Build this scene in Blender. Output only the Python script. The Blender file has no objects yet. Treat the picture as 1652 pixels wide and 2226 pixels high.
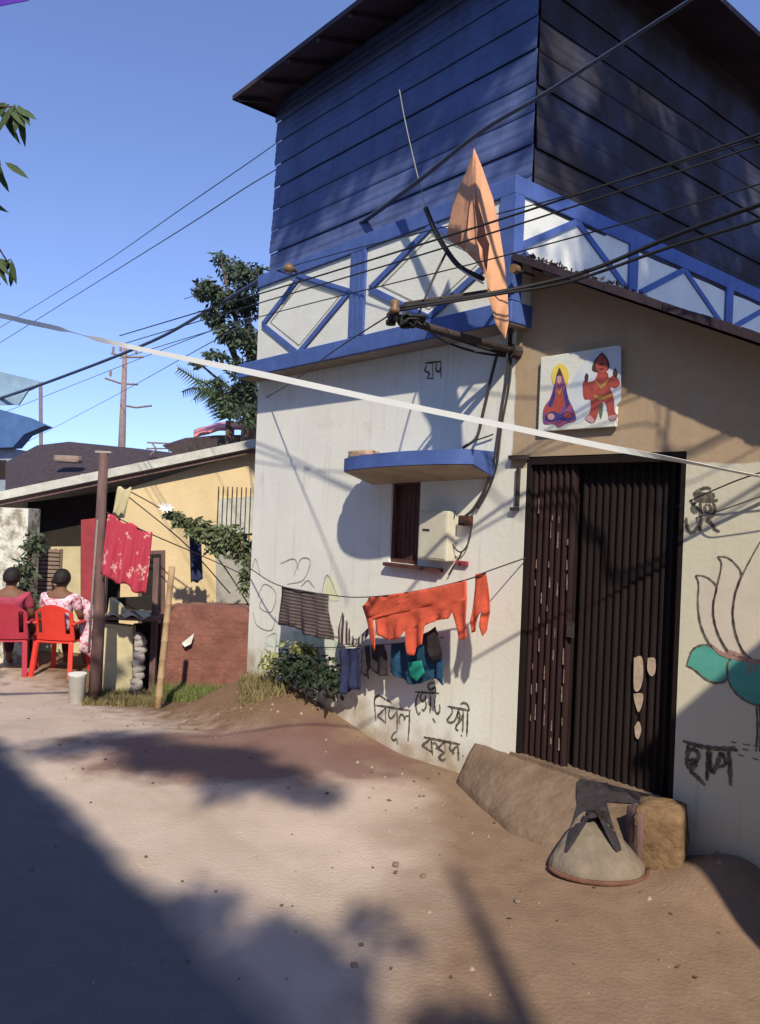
import bpy, bmesh, math, random
from mathutils import Vector, Matrix, noise
random.seed(7)
C = bpy.context.scene.collection
SC = bpy.context.scene
# ---------------------------------------------------------------- camera
FPX, EYE, ROLL = 1700.0, 1.75, math.radians(2.3)
RT = Vector((math.cos(ROLL), 0, math.sin(ROLL)))
UPV = Vector((-math.sin(ROLL), 0, math.cos(ROLL)))
FW = Vector((0, 1, 0))
EYEP = Vector((0, 0, EYE))
cam_d = bpy.data.cameras.new('camera'); cam = bpy.data.objects.new('camera', cam_d); C.objects.link(cam)
cam_d.sensor_fit = 'VERTICAL'; cam_d.sensor_height = 24; cam_d.lens = 24 * FPX / 2226
cam_d.clip_start = 0.05; cam_d.clip_end = 3000
m = Matrix.Identity(4)
for i in range(3):
    m[i][0] = RT[i]; m[i][1] = UPV[i]; m[i][2] = -FW[i]; m[i][3] = EYEP[i]
cam.matrix_world = m
SC.camera = cam
# ---------------------------------------------------------------- sky and sun
ANG = math.radians(50)
U = Vector((math.cos(ANG), -math.sin(ANG), 0))       # along the facade, towards the viewer
IN = Vector((math.sin(ANG), math.cos(ANG), 0))       # into the house
SUNV = (-IN + U * 1.5 + Vector((0, 0, 1.6))).normalized()
w = bpy.data.worlds.new('World'); SC.world = w; w.use_nodes = True
nt = w.node_tree; bg = nt.nodes['Background']
sky = nt.nodes.new('ShaderNodeTexSky'); sky.sky_type = 'NISHITA'; sky.sun_disc = False
sky.sun_elevation = math.asin(SUNV.z); sky.sun_rotation = math.atan2(SUNV.x, SUNV.y)
sky.air_density = 1.0; sky.altitude = 500; sky.dust_density = 0.05; sky.ozone_density = 3.0
tcs = nt.nodes.new('ShaderNodeTexCoord'); mps = nt.nodes.new('ShaderNodeMapping'); mps.inputs['Location'].default_value = (0, 0, 0.13); nt.links.new(tcs.outputs['Generated'], mps.inputs[0]); nt.links.new(mps.outputs[0], sky.inputs[0])
hs = nt.nodes.new('ShaderNodeHueSaturation'); hs.inputs['Saturation'].default_value = 1.03; hs.inputs['Hue'].default_value = 0.514; hs.inputs['Value'].default_value = 1.4; nt.links.new(sky.outputs[0], hs.inputs['Color'])
nt.links.new(hs.outputs[0], bg.inputs[0]); bg.inputs[1].default_value = 0.14
sd = bpy.data.lights.new('sun', 'SUN'); sd.energy = 4.0; sd.angle = math.radians(0.9); sd.color = (1, 0.91, 0.75)
sun = bpy.data.objects.new('sun', sd); C.objects.link(sun)
sun.rotation_euler = SUNV.to_track_quat('Z', 'Y').to_euler()
SC.view_settings.view_transform = 'Standard'; SC.view_settings.look = 'None'
SC.view_settings.exposure = 0.34; SC.view_settings.gamma = 1

# ---------------------------------------------------------------- measuring helpers
def ray(x, y): return RT * ((x - 826) / FPX) - UPV * ((y - 1113) / FPX) + FW
def gnd(x, y, z=0.0):
    d = ray(x, y); return EYEP + d * ((z - EYE) / d.z)
CN = gnd(1100, 1722)
def fp(x, y, wo=0.0):          # a point of the photograph on the facade plane -> (u, z)
    d = ray(x, y); t = ((CN - EYEP).dot(IN) - wo) / d.dot(IN); p = EYEP + d * t - CN
    return (p.dot(U), p.z)
def rp(x, y, u=0.0):           # same on the side plane u = const -> (v inward, z)
    d = ray(x, y); t = ((CN - EYEP).dot(U) + u) / d.dot(U); p = EYEP + d * t - CN
    return (p.dot(IN), p.z)
def dp(x, y, Y): return EYEP + ray(x, y) * Y
def loc(u, wo, z): return CN + U * u - IN * wo + Vector((0, 0, z))
def sm(a, b, t):
    t = max(0.0, min(1.0, (t - a) / (b - a))); return t * t * (3 - 2 * t)
def N2(x, y, s=1.0, o=0.0): return noise.noise(Vector((x * s + o, y * s - o, o)))
def grade(x, y):
    return -0.35 * sm(5.2, 9.0, y)
def height(x, y):
    h = grade(x, y)
    p = Vector((x, y, 0)) - CN; u = p.dot(U); wo = -p.dot(IN)
    # earth heaped against the foot of the facade
    a = sm(-0.9, -2.9, u) if u < -0.9 else 0
    a = sm(0.9, 2.7, -u) * (1 - sm(3.15, 3.75, -u))
    h += 0.34 * a * (1 - sm(0.0, 0.95, wo)) * (1 if wo > -0.4 else 0)
    # mound right of the door
    h += 0.15 * math.exp(-((u - 1.50) / 0.24) ** 2 - ((wo - 0.10) / 0.26) ** 2)
    h += 0.022 * N2(x, y, 1.0, 3) * sm(0, 3, 6 - abs(y - 4)) + 0.007 * N2(x, y, 5, 9)
    return h

# ---------------------------------------------------------------- materials
def mat(name, col, rough=0.8, var=0.25, scale=6, bump=0.15, bscale=60, col2=None, metal=0, stretch=None, coord='Object', spec=0.3, detail=6, th=None):
    M = bpy.data.materials.new(name); M.use_nodes = True; t = M.node_tree; n = t.nodes; l = t.links
    b = n['Principled BSDF']; b.inputs['Roughness'].default_value = rough; b.inputs['Metallic'].default_value = metal
    b.inputs['Specular IOR Level'].default_value = spec
    tc = n.new('ShaderNodeTexCoord'); src = tc.outputs[coord]
    if stretch:
        mp = n.new('ShaderNodeMapping'); mp.inputs['Scale'].default_value = stretch; l.new(src, mp.inputs[0]); src = mp.outputs[0]
    nz = n.new('ShaderNodeTexNoise'); nz.inputs['Scale'].default_value = scale; nz.inputs['Detail'].default_value = detail
    nz.inputs['Roughness'].default_value = 0.65; l.new(src, nz.inputs['Vector'])
    rp_ = n.new('ShaderNodeValToRGB'); e = rp_.color_ramp.elements
    lo, hi = th if th else (0.32, 0.68)
    e[0].position = lo; e[1].position = hi
    c2 = col2 if col2 else tuple(c * (1 - var) for c in col)
    e[0].color = (*c2, 1); e[1].color = (*col, 1)
    l.new(nz.outputs['Fac'], rp_.inputs[0]); l.new(rp_.outputs[0], b.inputs['Base Color'])
    if bump:
        nb = n.new('ShaderNodeTexNoise'); nb.inputs['Scale'].default_value = bscale; nb.inputs['Detail'].default_value = 4; l.new(src, nb.inputs['Vector'])
        bp = n.new('ShaderNodeBump'); bp.inputs['Strength'].default_value = bump; bp.inputs['Distance'].default_value = 0.02
        l.new(nb.outputs['Fac'], bp.inputs['Height']); l.new(bp.outputs[0], b.inputs['Normal'])
    return M
def nodes(M):
    t = M.node_tree; return t, t.nodes, t.links
def math_n(t, op, a, b=None, clamp=False):
    x = t.nodes.new('ShaderNodeMath'); x.operation = op; x.use_clamp = clamp
    for i, v in enumerate((a, b)):
        if v is None: continue
        if isinstance(v, (int, float)): x.inputs[i].default_value = v
        else: t.links.new(v, x.inputs[i])
    return x.outputs[0]
def mixc(t, f, a, b):
    x = t.nodes.new('ShaderNodeMix'); x.data_type = 'RGBA'
    t.links.new(f, x.inputs[0])
    for s, v in ((x.inputs[6], a), (x.inputs[7], b)):
        if isinstance(v, tuple): s.default_value = (*v, 1)
        else: t.links.new(v, s)
    return x.outputs[2]
def base_of(M):
    b = M.node_tree.nodes['Principled BSDF']; return b, b.inputs['Base Color'].links[0].from_socket
def noise_n(t, vec, scale, detail=5):
    x = t.nodes.new('ShaderNodeTexNoise'); x.inputs['Scale'].default_value = scale; x.inputs['Detail'].default_value = detail
    t.links.new(vec, x.inputs['Vector']); return x.outputs['Fac']

FR = -ANG; SHADEW = 2.22
def facade_mat():
    M = mat('facade_plaster', (0.84, 0.83, 0.74), 0.85, 0.10, 1.6, 0.10, 30)
    t, n, l = nodes(M); b, base = base_of(M)
    tc = n.new('ShaderNodeTexCoord'); ob = tc.outputs['Object']
    sep = n.new('ShaderNodeSeparateXYZ'); l.new(ob, sep.inputs[0])
    nz = noise_n(t, ob, 4.0); nf = noise_n(t, ob, 14.0, 8)
    # ochre limewash above the white dado, right of the corner line
    zz = math_n(t, 'ADD', sep.outputs[2], math_n(t, 'MULTIPLY', nz, 0.08))
    a = math_n(t, 'MULTIPLY', math_n(t, 'SUBTRACT', zz, 2.10), 60, True)
    uu = math_n(t, 'MULTIPLY', math_n(t, 'ADD', math_n(t, 'ADD', sep.outputs[0], 0.07), math_n(t, 'MULTIPLY', math_n(t, 'SUBTRACT', nz, 0.5), 0.07)), 60, True)
    ora = mixc(t, nf, (0.40, 0.29, 0.18), (0.51, 0.37, 0.235))
    c = mixc(t, math_n(t, 'MULTIPLY', a, uu), base, ora)
    # white dado by the door a little creamier
    c = mixc(t, math_n(t, 'MULTIPLY', math_n(t, 'SUBTRACT', 1.0, a), math_n(t, 'MULTIPLY', math_n(t, 'ADD', sep.outputs[0], 0.3), 1.2, True)), c, (0.66, 0.61, 0.46))
    # mud splash along the foot of the wall
    g = math_n(t, 'SUBTRACT', math_n(t, 'ADD', 0.22, math_n(t, 'MULTIPLY', sep.outputs[0], -0.08)), sep.outputs[2])
    g = math_n(t, 'ADD', g, math_n(t, 'MULTIPLY', math_n(t, 'SUBTRACT', noise_n(t, ob, 5.0, 8), 0.5), 0.9))
    g = math_n(t, 'MULTIPLY', g, 3.0, True)
    c = mixc(t, math_n(t, 'MULTIPLY', g, 0.75), c, (0.36, 0.25, 0.14))
    # thin dark water streaks
    mp = n.new('ShaderNodeMapping'); mp.inputs['Scale'].default_value = (9, 9, 0.6); l.new(ob, mp.inputs[0])
    s = math_n(t, 'MULTIPLY', math_n(t, 'SUBTRACT', noise_n(t, mp.outputs[0], 2.0, 8), 0.57), 3.0, True)
    pk = math_n(t, 'MULTIPLY', math_n(t, 'SUBTRACT', noise_n(t, ob, 3.1, 12), 0.60), 14, True)
    c = mixc(t, math_n(t, 'MULTIPLY', pk, 0.22), c, (0.50, 0.46, 0.36))
    c = mixc(t, math_n(t, 'MULTIPLY', s, 0.45), c, (0.30, 0.28, 0.22))
    l.new(c, b.inputs['Base Color'])
    return M
def ground_mat():
    M = mat('ground_soil', (0.56, 0.445, 0.37), 0.95, 0.2, 1.6, 0.35, 55, col2=(0.44, 0.345, 0.265))
    t, n, l = nodes(M); b, base = base_of(M)
    g = n.new('ShaderNodeNewGeometry'); P = g.outputs['Position']
    sub = n.new('ShaderNodeVectorMath'); sub.operation = 'SUBTRACT'; l.new(P, sub.inputs[0]); sub.inputs[1].default_value = CN
    dn = n.new('ShaderNodeVectorMath'); dn.operation = 'DOT_PRODUCT'; l.new(sub.outputs[0], dn.inputs[0]); dn.inputs[1].default_value = -IN
    du = n.new('ShaderNodeVectorMath'); du.operation = 'DOT_PRODUCT'; l.new(sub.outputs[0], du.inputs[0]); du.inputs[1].default_value = U
    wv = dn.outputs['Value']; uv = du.outputs['Value']
    n1 = noise_n(t, P, 1.1, 6); n2 = noise_n(t, P, 7.0, 8); n3 = noise_n(t, P, 40.0, 4)
    # brown trodden earth near the house, paler dusty lane beyond
    e = math_n(t, 'ADD', math_n(t, 'SUBTRACT', 1.15, wv), math_n(t, 'MULTIPLY', math_n(t, 'SUBTRACT', n1, 0.5), 1.6))
    e = math_n(t, 'ADD', e, math_n(t, 'MULTIPLY', math_n(t, 'MAXIMUM', uv, -0.2), 1.05))
    e = math_n(t, 'MULTIPLY', e, 1.4, True)
    c = mixc(t, e, base, mixc(t, n2, (0.16, 0.10, 0.062), (0.31, 0.205, 0.135)))
    # long wheel-worn bands along the lane
    mpb = n.new('ShaderNodeMapping'); mpb.vector_type = 'TEXTURE'; mpb.inputs['Rotation'].default_value = (0, 0, FR); mpb.inputs['Scale'].default_value = (4.0, .45, 1); l.new(P, mpb.inputs[0])
    bands = math_n(t, 'MULTIPLY', math_n(t, 'SUBTRACT', noise_n(t, mpb.outputs[0], 1.2, 6), 0.50), 3.0, True)
    c = mixc(t, math_n(t, 'MULTIPLY', bands, 0.45), c, (0.24, 0.165, 0.115))
    # grey tar tone laid along the shade line to deepen the foreground shade
    shd = math_n(t, 'MULTIPLY', math_n(t, 'ADD', math_n(t, 'SUBTRACT', wv, SHADEW), math_n(t, 'MULTIPLY', math_n(t, 'SUBTRACT', n1, 0.5), 0.5)), 5.0, True)
    c = mixc(t, math_n(t, 'MULTIPLY', shd, 0.92), c, mixc(t, n2, (0.085, 0.092, 0.105), (0.14, 0.145, 0.155)))
    # red-brown heaped earth at the far end of the facade
    h = math_n(t, 'ADD', math_n(t, 'MULTIPLY', math_n(t, 'SUBTRACT', -1.5, uv), 1.2, True), 0)
    h = math_n(t, 'MULTIPLY', h, math_n(t, 'MULTIPLY', math_n(t, 'ADD', math_n(t, 'SUBTRACT', 1.25, wv), math_n(t, 'MULTIPLY', math_n(t, 'SUBTRACT', n2, 0.5), 1.1)), 1.6, True))
    c = mixc(t, h, c, mixc(t, n3, (0.075, 0.046, 0.03), (0.27, 0.16, 0.085)))
    # damp reddish patch before the heap, its colour also deepening the tree shade
    d = n.new('ShaderNodeVectorMath'); d.operation = 'DISTANCE'; mp = n.new('ShaderNodeMapping'); mp.inputs['Scale'].default_value = (0.55, 1.0, 0); l.new(P, mp.inputs[0])
    l.new(mp.outputs[0], d.inputs[0]); q = gnd(520, 1635); d.inputs[1].default_value = (q.x * 0.55, q.y, 0)
    k = math_n(t, 'ADD', math_n(t, 'SUBTRACT', 0.80, d.outputs['Value']), math_n(t, 'MULTIPLY', math_n(t, 'SUBTRACT', noise_n(t, P, 3.0, 8), 0.5), 0.9))
    c = mixc(t, math_n(t, 'MULTIPLY', math_n(t, 'MULTIPLY', k, 3.5, True), 0.8), c, (0.17, 0.085, 0.07))
    c = mixc(t, math_n(t, 'MULTIPLY', math_n(t, 'SUBTRACT', n3, 0.66), 4, True), c, (0.46, 0.39, 0.32))
    l.new(c, b.inputs['Base Color'])
    return M
def tin_mat():
    Mx = mat('blue_tin_sheet', (0.105, 0.145, 0.31), 0.65, 0.40, 2.5, 0.08, 20, metal=0.0, spec=0.35); t, n, l = nodes(Mx); b, base = base_of(Mx)
    tc = n.new('ShaderNodeTexCoord'); mp = n.new('ShaderNodeMapping'); mp.inputs['Scale'].default_value = (7, 7, 0.7); l.new(tc.outputs['Object'], mp.inputs[0])
    st = math_n(t, 'MULTIPLY', math_n(t, 'SUBTRACT', noise_n(t, mp.outputs[0], 2.0, 8), 0.50), 2.6, True)
    c = mixc(t, math_n(t, 'MULTIPLY', st, 0.6), base, (0.075, 0.065, 0.10))
    sp = math_n(t, 'MULTIPLY', math_n(t, 'SUBTRACT', noise_n(t, tc.outputs['Object'], 11.0, 8), 0.66), 9, True)
    l.new(mixc(t, math_n(t, 'MULTIPLY', sp, 0.6), c, (0.17, 0.13, 0.13)), b.inputs['Base Color']); return Mx
M = {}
M['facade'] = facade_mat()
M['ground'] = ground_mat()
M['blue'] = mat('blue_paint', (0.085, 0.145, 0.40), 0.6, 0.35, 5, 0.1)
M['panel'] = mat('white_panel_paint', (0.80, 0.80, 0.71), 0.8, 0.13, 4, 0.15)
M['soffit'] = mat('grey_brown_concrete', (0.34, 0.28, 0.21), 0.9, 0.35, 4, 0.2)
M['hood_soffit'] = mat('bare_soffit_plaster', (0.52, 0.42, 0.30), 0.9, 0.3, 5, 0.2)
M['tin'] = tin_mat()
M['rust'] = mat('rusted_tin_sheet', (0.060, 0.075, 0.135), 0.85, 0.6, 1.3, 0.1, 20, col2=(0.026, 0.023, 0.030), th=(0.45, 0.75))  # darker copy of the blue tin, painting in the shade of the side face
M['roofdark'] = mat('dark_roof_sheet', (0.065, 0.045, 0.055), 0.75, 0.5, 3, 0.3, 15)
M['door'] = mat('maroon_sheet_metal', (0.034, 0.013, 0.012), 0.75, 0.55, 9, 0.1, 30, stretch=(3, 3, 0.4))
M['door2'] = mat('dark_brown_sheet_metal', (0.016, 0.008, 0.007), 0.85, 0.5, 5, 0.1, 30, stretch=(3, 3, 0.4))
M['worn'] = mat('worn_pale_paint', (0.40, 0.31, 0.25), 0.8, 0.5, 40, 0, col2=(0.15, 0.09, 0.08))  # pale tone painting the light that shows through the gate slits
M['worn2'] = mat('bare_tan_metal_patch', (0.60, 0.46, 0.34), 0.8, 0.4, 30, 0)  # tan tone painting patches of sunlight on the dark leaf
M['wood'] = mat('brown_window_wood', (0.12, 0.045, 0.035), 0.7, 0.5, 8, 0.2, 40, stretch=(4, 4, 0.6))
M['ink'] = mat('black_wall_paint', (0.085, 0.07, 0.055), 0.9, 0.5, 24, 0, col2=(0.26, 0.23, 0.18), th=(0.32, 0.56))
M['inkthin'] = mat('faded_grey_wall_paint', (0.36, 0.36, 0.30), 0.9, 0.3, 20, 0)
M['petal'] = mat('painted_petal', (0.70, 0.62, 0.50), 0.85, 0.14, 6, 0.05)
M['petalbase'] = mat('painted_petal_foot', (0.42, 0.25, 0.20), 0.85, 0.2, 12, 0.05)
M['teal'] = mat('painted_teal_leaf', (0.12, 0.46, 0.37), 0.85, 0.3, 5, 0.05)
M['black'] = mat('black_cable_rubber', (0.022, 0.020, 0.020), 0.6, 0.3, 8, 0)
M['cable'] = mat('weathered_cable', (0.06, 0.055, 0.05), 0.7, 0.3, 8, 0)
M['cableblue'] = mat('slate_cable', (0.07, 0.09, 0.15), 0.7, 0.3, 8, 0)
M['iron'] = mat('rusty_iron', (0.07, 0.05, 0.045), 0.8, 0.5, 12, 0.3)
M['ceramic'] = mat('brown_insulator', (0.22, 0.13, 0.07), 0.4, 0.3, 8, 0)
M['orangef'] = mat('saffron_flag_cloth', (0.74, 0.37, 0.20), 0.85, 0.2, 5, 0.2, 25)
M['box'] = mat('cream_box_paint', (0.66, 0.62, 0.48), 0.6, 0.2, 9, 0.05)
M['concrete'] = mat('worn_concrete', (0.23, 0.16, 0.11), 0.9, 0.3, 4, 0.6, 25, col2=(0.13, 0.085, 0.055))
M['stone'] = mat('smooth_pale_stone', (0.25, 0.20, 0.15), 0.9, 0.4, 7, 0.6, 25)
M['latrim'] = mat('red_earth_rim', (0.17, 0.08, 0.055), 0.9, 0.3, 10, 0.3)
M['laterite'] = mat('yellow_brown_block', (0.27, 0.175, 0.09), 0.9, 0.5, 7, 0.9, 22, col2=(0.13, 0.075, 0.04))
M['ribbon'] = mat('white_ribbon', (0.80, 0.80, 0.76), 0.5, 0.08, 6, 0)
M['bamboo'] = mat('dry_bamboo', (0.46, 0.31, 0.18), 0.7, 0.35, 7, 0.2, 30)
M['oldwood'] = mat('grey_maroon_wood', (0.20, 0.12, 0.11), 0.85, 0.45, 7, 0.4, 30, stretch=(3, 3, 0.4))
M['yellow'] = mat('yellow_limewash', (0.72, 0.56, 0.32), 0.85, 0.14, 2.5, 0.2, 25)
M['cream'] = mat('cream_limewash', (0.62, 0.54, 0.33), 0.85, 0.25, 4, 0.2, 25)
M['asb'] = mat('grey_cement_sheet', (0.62, 0.62, 0.55), 0.85, 0.35, 5, 0.3, 25)
M['dark'] = mat('sooty_interior', (0.028, 0.022, 0.018), 0.9, 0.3, 5, 0.2)  # near-black tone painting the shade inside openings
M['redpanel'] = mat('crimson_cloth', (0.36, 0.055, 0.07), 0.8, 0.3, 5, 0.1)
M['chair'] = mat('red_plastic', (0.78, 0.055, 0.035), 0.42, 0.15, 6, 0, spec=0.5)
M['chair2'] = mat('crimson_plastic', (0.50, 0.045, 0.075), 0.42, 0.2, 6, 0, spec=0.5)
M['skin'] = mat('brown_skin', (0.20, 0.095, 0.055), 0.6, 0.15, 9, 0)
M['hair'] = mat('black_hair', (0.018, 0.012, 0.012), 0.6, 0.3, 40, 0.5, 80)
M['saree'] = mat('pink_white_print', (0.72, 0.58, 0.66), 0.85, 0.2, 22, 0.2, 25, col2=(0.62, 0.10, 0.14), th=(0.42, 0.50))
M['shirt'] = mat('crimson_shirt', (0.42, 0.06, 0.11), 0.85, 0.3, 6, 0.2, 25)
M['pants'] = mat('dark_maroon_trousers', (0.07, 0.02, 0.035), 0.85, 0.3, 6, 0.2, 25)
M['redcloth'] = mat('crimson_printed_cloth', (0.44, 0.045, 0.08), 0.85, 0.1, 9, 0.2, 25, col2=(0.70, 0.44, 0.40), th=(0.37, 0.42), stretch=(1.4, 1, 1))
M['navy'] = mat('navy_cloth', (0.035, 0.045, 0.11), 0.9, 0.4, 9, 0.2, 25)
M['orangec'] = mat('orange_red_cloth', (0.74, 0.12, 0.06), 0.85, 0.25, 5, 0.2, 25)
M['brownc'] = mat('taupe_striped_cloth', (0.19, 0.145, 0.125), 0.9, 0.5, 30, 0.2, 25)
M['greenc'] = mat('dark_green_cloth', (0.045, 0.075, 0.04), 0.9, 0.6, 26, 0.2, 25, col2=(0.012, 0.02, 0.018))
M['blackc'] = mat('charcoal_cloth', (0.045, 0.038, 0.042), 0.9, 0.5, 22, 0.2, 25)
M['bluec'] = mat('deep_blue_cloth', (0.02, 0.075, 0.15), 0.9, 0.4, 12, 0.2, 25)
M['tealc'] = mat('teal_cloth', (0.02, 0.30, 0.22), 0.9, 0.3, 12, 0.2, 25)
M['whitec'] = mat('white_cloth', (0.74, 0.74, 0.68), 0.9, 0.15, 12, 0.2, 25)
M['yel'] = mat('lemon_wall_paint', (0.72, 0.72, 0.30), 0.9, 0.2, 6, 0, col2=(0.78, 0.78, 0.58), th=(0.45, 0.6))
M['mint'] = mat('mint_wall_paint', (0.42, 0.62, 0.47), 0.9, 0.2, 8, 0, col2=(0.74, 0.76, 0.64), th=(0.45, 0.6))
M['tile'] = mat('soot_dark_roof_tiles', (0.075, 0.055, 0.06), 0.9, 0.5, 12, 0.6, 20)
M['bluetin'] = mat('blue_far_roof', (0.07, 0.15, 0.32), 0.7, 0.3, 3, 0.1)
M['pinktarp'] = mat('pink_tarpaulin', (0.80, 0.28, 0.26), 0.7, 0.2, 4, 0.1)
M['leaf'] = mat('green_leaf', (0.062, 0.10, 0.036), 0.7, 0.5, 3, 0)
M['leaf2'] = mat('dark_green_leaf', (0.095, 0.130, 0.075), 0.7, 0.5, 3, 0)
M['vine'] = mat('vine_leaf', (0.17, 0.21, 0.10), 0.7, 0.5, 5, 0)
M['grass'] = mat('grass_blade', (0.13, 0.19, 0.045), 0.8, 0.5, 5, 0, col2=(0.17, 0.15, 0.06))
M['bark'] = mat('bark', (0.13, 0.09, 0.065), 0.9, 0.4, 9, 0.6, 30)
M['poleg'] = mat('weathered_pole', (0.30, 0.22, 0.20), 0.9, 0.3, 9, 0.2)
M['steelc'] = mat('dull_white_tin', (0.40, 0.38, 0.34), 0.5, 0.2, 9, 0.05)
M['purple'] = mat('violet_cloth', (0.10, 0.03, 0.42), 0.8, 0.3, 9, 0.2)
M['brick'] = None
def brick_mat():
    Mx = mat('red_laterite_masonry', (0.29, 0.125, 0.095), 0.92, 0.35, 5, 0.6, 22, col2=(0.17, 0.07, 0.055))
    t, n, l = nodes(Mx); b, base = base_of(Mx)
    tc = n.new('ShaderNodeTexCoord'); mp = n.new('ShaderNodeMapping'); mp.inputs['Rotation'].default_value = (math.pi / 2, 0, 0); l.new(tc.outputs['Object'], mp.inputs[0])
    br = n.new('ShaderNodeTexBrick'); br.inputs['Scale'].default_value = 1; br.inputs['Brick Width'].default_value = 0.26; br.inputs['Row Height'].default_value = 0.09; br.inputs['Mortar Size'].default_value = 0.006
    l.new(mp.outputs[0], br.inputs['Vector'])
    l.new(mixc(t, math_n(t, 'MULTIPLY', br.outputs['Fac'], 0.3), base, (0.13, 0.06, 0.045)), b.inputs['Base Color']); return Mx
M['brick'] = brick_mat()
def stripe_mat(name, c1, c2, scale, axis=(1, 0, 0), coord='Object'):
    Mx = mat(name, c1, 0.8, 0.2, 8, 0.1); t, n, l = nodes(Mx); b, base = base_of(Mx)
    tc = n.new('ShaderNodeTexCoord'); sp = n.new('ShaderNodeSeparateXYZ'); l.new(tc.outputs[coord], sp.inputs[0])
    o = sp.outputs[2] if axis[2] else sp.outputs[0]
    s = math_n(t, 'SINE', math_n(t, 'MULTIPLY', o, scale)); s = math_n(t, 'MULTIPLY', math_n(t, 'ADD', s, 0.4), 2.0, True)
    l.new(mixc(t, s, base, c2), b.inputs['Base Color']); return Mx
M['stripe'] = stripe_mat('striped_taupe_cloth', (0.20, 0.15, 0.13), (0.065, 0.05, 0.05), 230, (0, 0, 1))
M['zebra'] = stripe_mat('dark_and_white_cloth', (0.60, 0.56, 0.50), (0.07, 0.045, 0.05), 150, (1, 0, 0))

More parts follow.
